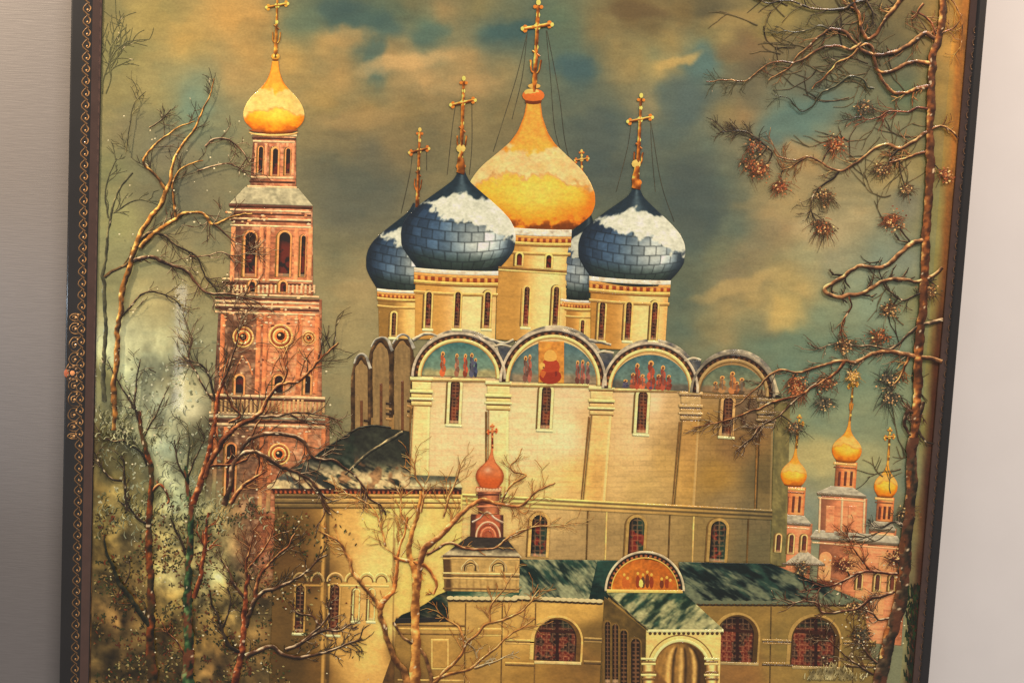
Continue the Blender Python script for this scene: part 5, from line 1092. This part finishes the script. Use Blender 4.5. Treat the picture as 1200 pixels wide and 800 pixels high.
# tall pine at the right
PT = ([(1048, 860), (1040, 800), (1040, 770), (1050, 730), (1056, 700), (1060, 660), (1064, 620)], 20, 13, ((46, 34, 22), (84, 66, 44), (160, 136, 104)), H0 + .2)
pine = tree('painted_pine', 'tall red gold pine with curling boughs along the right edge', ([(1107, -20), (1105, 20), (1100, 45), (1094, 65), (1092, 90), (1091, 120), (1090, 160), (1090, 200), (1088, 240), (1085, 280), (1084, 320), (1082, 360), (1078, 390), (1076, 430), (1075, 470), (1072, 505), (1068, 530), (1068, 560), (1066, 590), (1064, 615), (1060, 650), (1058, 680), (1052, 715), (1042, 745), (1034, 775), (1028, 810), (1026, 860)], 8, 13, ((60, 30, 16), (168, 98, 46), (238, 186, 110), (92, 54, 32)), H0 + .3),
     [([(1096, 46), (1085, 40), (1074, 46), (1064, 54), (1050, 60), (1034, 65), (1022, 64), (1012, 60), (1006, 56), (1000, 48), (993, 40), (984, 36), (972, 36), (958, 44), (948, 54), (934, 66), (926, 78), (912, 88), (900, 94)], 6.5, 2, ((52, 32, 20), (128, 78, 40), (206, 156, 94)), 5, 24),
      ([(1090, 74), (1076, 72), (1060, 76), (1050, 82), (1036, 86), (1028, 82), (1025, 70), (1022, 56), (1014, 52), (1004, 58), (998, 66), (984, 72), (974, 82), (964, 92), (952, 104)], 6, 1.6, PINE, 4, 20, DB), ([(1088, 102), (1074, 104), (1062, 109), (1048, 109), (1040, 102), (1034, 94), (1030, 86)], 6.5, 4, PINE, 1, 14),
      ([(1088, 128), (1076, 127), (1064, 131), (1050, 130), (1040, 132), (1030, 138), (1018, 140), (1006, 137)], 3.6, 1.6, ((64, 30, 18), (128, 62, 34), (196, 122, 76)), 4, 18), ([(1090, 154), (1080, 158), (1068, 168), (1056, 174), (1040, 170), (1026, 174), (1010, 186), (996, 196), (984, 200), (970, 196), (956, 186), (944, 184), (930, 188), (914, 184), (906, 176)], 5.5, 2, ((72, 44, 26), (166, 112, 64), (232, 190, 128)), 5, 18),
      ([(1086, 178), (1076, 180), (1066, 184), (1054, 188), (1042, 190)], 4.6, 3, PINE, 3, 14), ([(1054, 174), (1044, 184), (1040, 194), (1030, 206)], 3, 1.4, DB, 4, 14), ([(984, 200), (976, 210), (962, 218), (952, 230), (950, 246), (956, 258)], 3, 1.4, DB, 6, 16), ([(944, 185), (930, 194), (918, 200)], 3, 1.4, PINE, 4, 14),
      ([(905, 178), (896, 170), (884, 160), (872, 154), (858, 154), (846, 154)], 3, 1.2, DB, 10, 16), ([(1010, 137), (1000, 138), (992, 140)], 2, 1, DB, 2, 10),
      ([(1018, 0), (1002, 3), (990, 10), (970, 12), (952, 10), (940, 6), (928, 1), (912, 2), (900, 4), (888, -2)], 4, 2, DB, 3, 20), ([(1060, -6), (1050, 8), (1040, 20), (1032, 32), (1024, 42), (1016, 46), (1010, 36), (1008, 20), (1002, 8), (1000, -4)], 6, 3.4, PINE, 2, 16),
      ([(972, 34), (960, 30), (946, 36), (932, 38), (920, 36), (910, 40)], 2.6, 1.2, OL, 4, 20), ([(1010, 50), (1000, 56), (996, 58), (984, 54), (966, 56), (952, 62), (940, 70), (928, 74), (912, 72), (900, 76), (886, 86), (872, 96), (856, 94), (842, 95), (828, 96)], 4, 1.6, ((66, 44, 26), (140, 88, 48), (206, 160, 100)), 6, 20, OL),
      ([(1024, 104), (1016, 102), (1012, 94), (1004, 90), (994, 90), (984, 98), (974, 104), (964, 108), (958, 116), (950, 126), (940, 131), (930, 122), (922, 114), (908, 112)], 3.6, 1.2, ((40, 50, 36), (66, 66, 44), (128, 122, 84)), 3, 18),
      ([(1084, 282), (1072, 284), (1060, 292), (1048, 304), (1038, 312), (1028, 314), (1010, 312), (1000, 316), (990, 324), (976, 332), (966, 338), (968, 344), (980, 348), (996, 346), (1010, 344), (1024, 336), (1040, 328), (1060, 328), (1076, 330), (1092, 324), (1104, 314)], 6, 5, ((66, 44, 28), (166, 112, 66), (232, 188, 128)), 6, 16, DB),
      ([(1084, 340), (1070, 348), (1058, 352), (1044, 342), (1036, 334), (1030, 318)], 3.4, 2, DB, 4, 16), ([(1106, 374), (1092, 378), (1078, 382), (1064, 392), (1050, 406), (1040, 410), (1024, 406), (1006, 406), (990, 402), (974, 404), (960, 408), (946, 402)], 4.6, 1.6, ((50, 40, 32), (104, 80, 56), (186, 160, 122)), 6, 18),
      ([(1104, 424), (1090, 420), (1076, 418), (1062, 416), (1044, 412), (1026, 414), (1012, 420), (1000, 424), (990, 422), (976, 424), (962, 428), (946, 434), (930, 436), (916, 434), (902, 440), (890, 452), (880, 460), (868, 472), (860, 476)], 6.5, 2, ((76, 46, 28), (176, 118, 70), (236, 190, 132)), 10, 18, SB),
      ([(1066, 418), (1060, 430), (1054, 442), (1046, 452)], 4.6, 3, PINE, 3, 14), ([(990, 424), (980, 436), (966, 446), (950, 454), (940, 462), (926, 466), (908, 470), (894, 476), (880, 482), (864, 488), (846, 494), (828, 498), (810, 500)], 4.4, 1.4, OB, 10, 18, SB), ([(962, 444), (946, 458), (930, 470), (912, 488), (896, 496), (884, 502), (870, 500), (860, 504)], 3.4, 1.4, SB, 8, 16),
      ([(890, 500), (882, 512), (872, 520), (862, 528)], 3.4, 1.2, SB, 5, 14), ([(995, 348), (998, 360), (990, 372), (986, 388), (990, 404)], 2.6, 1.6, OB, 3, 12),
      ([(1062, 620), (1054, 612), (1044, 612), (1034, 618), (1024, 616), (1018, 608)], 3.6, 1.6, ((36, 30, 26), (90, 76, 60), (206, 196, 170)), 2, 12), ([(1052, 672), (1040, 672), (1020, 668), (1004, 672), (988, 680), (974, 686), (962, 688), (946, 692)], 4.6, 1.6, ((60, 28, 18), (120, 56, 38), (206, 168, 130)), 10, 18), ([(1048, 692), (1034, 698), (1020, 702), (1006, 712), (990, 716), (974, 718), (962, 716), (956, 706), (940, 704), (924, 708)], 4.6, 1.6, ((50, 28, 20), (120, 66, 40), (214, 190, 150)), 10, 18),
      ([(1020, 668), (1010, 655), (1002, 646), (994, 630), (990, 620)], 3, 1.2, OB, 6, 16), ([(1042, 724), (1030, 726), (1022, 718), (1012, 714)], 3.6, 2, SB, 5, 16), ([(1030, 778), (1020, 770), (1012, 758), (1004, 750)], 3.6, 1.6, SB, 7, 16), ([(1024, 790), (1008, 780), (992, 768), (978, 756), (968, 746)], 3, 1.2, SB, 6, 16),
      ([(1110, -10), (1122, 10), (1128, 30), (1126, 60)], 2.4, 1.4, GB, 3, 20), ([(1096, 50), (1104, 40), (1116, 34), (1124, 26)], 2.6, 1.4, OB, 2, 14), ([(1090, 152), (1104, 148), (1116, 154), (1122, 162)], 4, 2.6, PINE, 1, 14), ([(1082, 470), (1076, 486), (1064, 480), (1060, 496), (1066, 508), (1074, 514)], 6, 4, SB, 2, 14), ([(1072, 500), (1084, 516), (1094, 520)], 4.4, 2.6, ((36, 28, 20), (66, 50, 36), (110, 90, 66)), 1, 10),
      ([(1082, 4), (1076, 14), (1086, 22), (1092, 28), (1098, 40)], 3.4, 2.4, OB, 2, 14), ([(1012, -5), (1022, 15), (1022, 30)], 3, 2, DB, 3, 14)], spots=.08)
L = Layer(); L.stroke([(1071, 512), (1068, 530), (1069, 560), (1067, 590), (1065, 615), (1061, 650), (1059, 680), (1053, 715), (1044, 745), (1036, 775), (1030, 810), (1028, 860)], 12, 17, ((38, 32, 22), (84, 66, 44), (160, 134, 98), (110, 62, 38)), H0 + .7, seed=5, k=7, spots=.05, ridge=.32)
L.put('bark', pine, IMPASTO, 'darker grey brown bark on the lower trunk')
BT = Layer(); qb = random.Random(31)                                # fainter twigs behind the boughs
HZ = ((86, 78, 50), (110, 96, 62), (140, 118, 78))
for i in range(64):
    x, y = (qb.uniform(985, 1090), qb.uniform(-5, 200)) if i < 34 else (qb.uniform(1020, 1075), qb.uniform(200, 620)) if i < 50 else (qb.uniform(880, 1000), qb.uniform(0, 110))
    grow(BT, (x, y), qb.uniform(1.8, 4.4), qb.uniform(24, 56), 1.5, HZ if i % 3 else DB, 2.0, 2, qb, .1, .0)
BT.put('background_twigs', pine, IMPASTO, kind='stuff')
# needle tufts on the pine's boughs
def tuft(cx, cy, r, cols, n=60, drop=.2, seed=1):
    """spray of fine needles with small catching lights"""
    L = Layer(); q = random.Random(seed)
    A = np.concatenate([spline(b_, 4) for b_ in PB]); j = np.argmin(np.hypot(*(A - (cx, cy)).T)); s_ = A[j]; m_ = (s_ + (cx, cy)) / 2 + (q.uniform(-5, 5), q.uniform(-5, 2))
    if np.hypot(*(s_ - (cx, cy))) < 46: L.stroke([tuple(s_), tuple(m_), (cx, cy)], 2.2, 1.2, DB, H0 + .7, seed=seed, step=1.8)
    a0 = q.uniform(0, 6.28); el = q.uniform(.6, 1.0)
    for i in range(n):
        a = a0 + q.gauss(0, 1.5); d = r * q.uniform(.5, 1.35); x0 = cx + q.gauss(0, .28) * r; y0 = cy + q.gauss(0, .22) * r
        x1, y1 = x0 + math.cos(a) * d, y0 + math.sin(a) * d * el + (drop + .25) * d
        c = np.array(q.choice(cols)) * q.uniform(.55, 1.0)
        L.stroke([(x0, y0), ((x0 + x1) / 2 + q.uniform(-1.5, 1.5), (y0 + y1) / 2 - 1), (x1, y1)], .9, .35, (c * .8, c, np.minimum(c * 1.15, 250)), H0 + .8, k=3, step=3, seed=i, ridge=.15)
    for i in range(int(n * 1.3)):
        x = cx + q.gauss(0, .42) * r; y = cy + q.gauss(0, .36) * r + drop * r * .5
        L.dab(x, y, q.uniform(.6, 1.5), q.uniform(.6, 1.2), np.array(q.choice(cols + [(226, 176, 116)])) * q.uniform(.7, 1.15), H0 + 1.0, 6)
    L.put('needle_tuft', pine, IMPASTO)
RD = [(166, 84, 44), (196, 116, 62), (126, 66, 40), (150, 92, 52)]; BRN = [(120, 78, 44), (150, 104, 60), (92, 66, 42), (104, 92, 60)]; GRY = [(86, 84, 66), (104, 100, 80), (66, 64, 54), (130, 112, 84)]
for i, (x, y, r, c, dr) in enumerate(((980, 168, 16, RD, 0), (884, 170, 12, RD + GRY, .3), (880, 192, 14, RD + BRN, .2), (893, 196, 12, RD, .2), (916, 216, 13, RD, .3), (966, 228, 13, BRN, .2), (965, 262, 14, BRN + RD, .5), (1034, 198, 12, BRN, .2), (1012, 128, 13, BRN + GRY, -.2), (1047, 258, 15, RD, .1), (1063, 222, 9, BRN, .1),
                                       (1108, 204, 10, RD, .1), (1043, 362, 14, BRN, .1), (1032, 394, 14, BRN + RD, -.2), (990, 402, 13, BRN, .1), (934, 446, 12, RD, .3), (970, 448, 14, RD + BRN, .1), (1040, 446, 14, GRY, -.3), (966, 470, 12, GRY, .4), (1042, 462, 15, GRY, .4), (932, 500, 12, GRY + BRN, .4), (935, 455, 10, RD, .5),
                                       (940, 668, 12, BRN + GRY, -.4), (1050, 655, 14, [(96, 52, 40), (130, 70, 50), (80, 50, 44)], -.4), (988, 664, 12, [(110, 56, 40), (140, 74, 50)], -.4), (1064, 600, 13, GRY + BRN, .1), (1000, 712, 12, BRN, .0), (1008, 742, 13, BRN + GRY, .1), (1090, 340, 10, BRN, .2), (1000, 440, 8, [(196, 150, 60)], .2))):
    tuft(x, y, r, c, seed=i + 3, drop=dr)

L = Layer(); qf = random.Random(8)
for i in range(420):                                                   # soft feathery frost strokes over the bushes
    x = qf.uniform(112, 270); y = qf.uniform(400, 640)
    if vnoise(x, y, 26, 81) < .48: continue
    c = np.array(qf.choice([(160, 168, 136), (140, 150, 116), (176, 180, 150)])) * .7 + .3 * sky(np.array([[x]]), np.array([[y]]), 0, 0)[0, 0]; a = qf.uniform(-2.6, -.5)
    L.stroke([(x, y), (x + math.cos(a) * 4, y + math.sin(a) * 5), (x + math.cos(a + .4) * 8, y + math.sin(a + .4) * 9)], 1.4, .5, (c * .85, c, c * 1.1), .5, k=3, step=2.5, ridge=.1, seed=i)
for i in range(360):                                                   # bush tops in front of the lower stems
    x = qf.gauss(150, 26) if i < 130 else qf.gauss(134, 9) if i > 260 else qf.gauss(235, 40); y = qf.gauss(512, 14) if i < 60 else qf.gauss(500, 9) if i > 260 else qf.gauss(600, 12)
    if not 112 < x < 320: continue
    a = qf.uniform(-2.4, -.7); c = np.array(qf.choice([(150, 150, 110), (170, 170, 128), (104, 104, 64), (82, 84, 50)]))
    L.stroke([(x, y), (x + math.cos(a) * 4, y + math.sin(a) * 4), (x + math.cos(a + .5) * 7, y + math.sin(a + .5) * 7)], 1.8, .7, (c * .8, c, c * 1.15), H0 + .9, k=3, step=2.5, ridge=.15, seed=i)
for i in range(400):                                                   # little star shaped leaf clusters
    x = qf.uniform(114, 300); y = qf.uniform(590, 800)
    if vnoise(x, y, 30, 85) < .42: continue
    c = np.array(qf.choice([(58, 62, 34), (44, 46, 26), (74, 62, 34), (96, 48, 28)])); a0 = qf.uniform(0, 6)
    for k in range(qf.choice([2, 3, 3, 4, 5])): a1 = a0 + k * 1.3 + qf.uniform(-.4, .4); q2 = qf.uniform(1.4, 2.8); L.dab(x + q2 * math.cos(a1), y + q2 * .85 * math.sin(a1), qf.uniform(1.2, 2.3), qf.uniform(.6, 1.1), c, .9, 5, a1)
L.put('frost_strokes', panel, IMPASTO, kind='stuff')
# leaves, frost and snow specks too many to count
L = Layer(); r = random.Random(21)
for i in range(4200):
    x = r.uniform(110, 420); y = r.uniform(600, 800)
    if r.random() < sst(270, 430, x) * .8 or vnoise(x, y, 22, 61) < .5: continue
    c = r.choice([(60, 54, 28), (84, 70, 34), (42, 40, 24), (130, 104, 58), (160, 146, 92), (120, 60, 30), (70, 78, 40)])
    a = r.uniform(0, 3.14); L.dab(x, y, r.uniform(1.0, 2.6), r.uniform(.6, 1.4), c, .8 + (4.0 if x > 312 else 0), 5, a)
L.put('bush_leaves', panel, IMPASTO, kind='stuff')
L = Layer()
for i in range(700):                                                   # frosted pale foliage behind the young trees
    x = r.uniform(112, 262); y = r.uniform(395, 610)
    if vnoise(x, y, 20, 71) < .45: continue
    c = r.choice([(168, 178, 148), (150, 160, 128), (118, 122, 92), (96, 100, 70), (186, 188, 160)])
    c = np.array(c) * .75 + .25 * sky(np.array([[x]]), np.array([[y]]), 0, 0)[0, 0]
    L.dab(x, y, r.uniform(1, 2.6), r.uniform(.7, 1.6), c, .6, 6, r.uniform(0, 3))
L.put('frosted_foliage', panel, IMPASTO, kind='stuff')
L = Layer()
for i in range(270):
    x = r.choice([r.uniform(120, 440), r.uniform(150, 400), r.uniform(960, 1060)]); y = r.uniform(430, 800) if x < 500 else r.uniform(640, 790)
    if i < 50: x, y = r.uniform(125, 300), r.uniform(130, 430)
    s_ = r.uniform(.5, 1.05); L.dab(x, y, s_ * 1.3, s_, r.choice([(206, 194, 156), (186, 180, 150), (222, 208, 170)]), H0 + 1.0, 6)
for i in range(160):
    x = r.gauss(975, 16); y = 797 - abs(r.gauss(0, 7)) * max(0, 1 - abs(x - 975) / 55); a = r.uniform(-2.4, -.7)
    L.stroke([(x, y), (x + math.cos(a) * 5, y + math.sin(a) * 7)], 2.2, 1, ((120, 104, 60), (190, 176, 120), (232, 222, 170)), H0 + .6, k=3, step=2, smooth=False)
L.put('snow_specks', panel, IMPASTO, kind='stuff')
L = Layer()
for i in range(400):                                                   # dark green brush strokes at the foot of the right border
    y = r.uniform(690, 850); x = r.gauss(1074 - (y - 700) * .03, 6)
    if x > 1083: continue
    a = r.uniform(-2.2, -.9); c = r.choice([(26, 50, 22), (40, 66, 28), (20, 32, 18), (60, 44, 24)])
    L.stroke([(x, y), (x + math.cos(a) * 7, y + math.sin(a) * 9)], 2.4, 1, (np.array(c) * .7, c, np.array(c) * 1.3), .9, k=3, step=3, smooth=False)
L.put('dark_fir_strokes', panel, IMPASTO, kind='stuff')
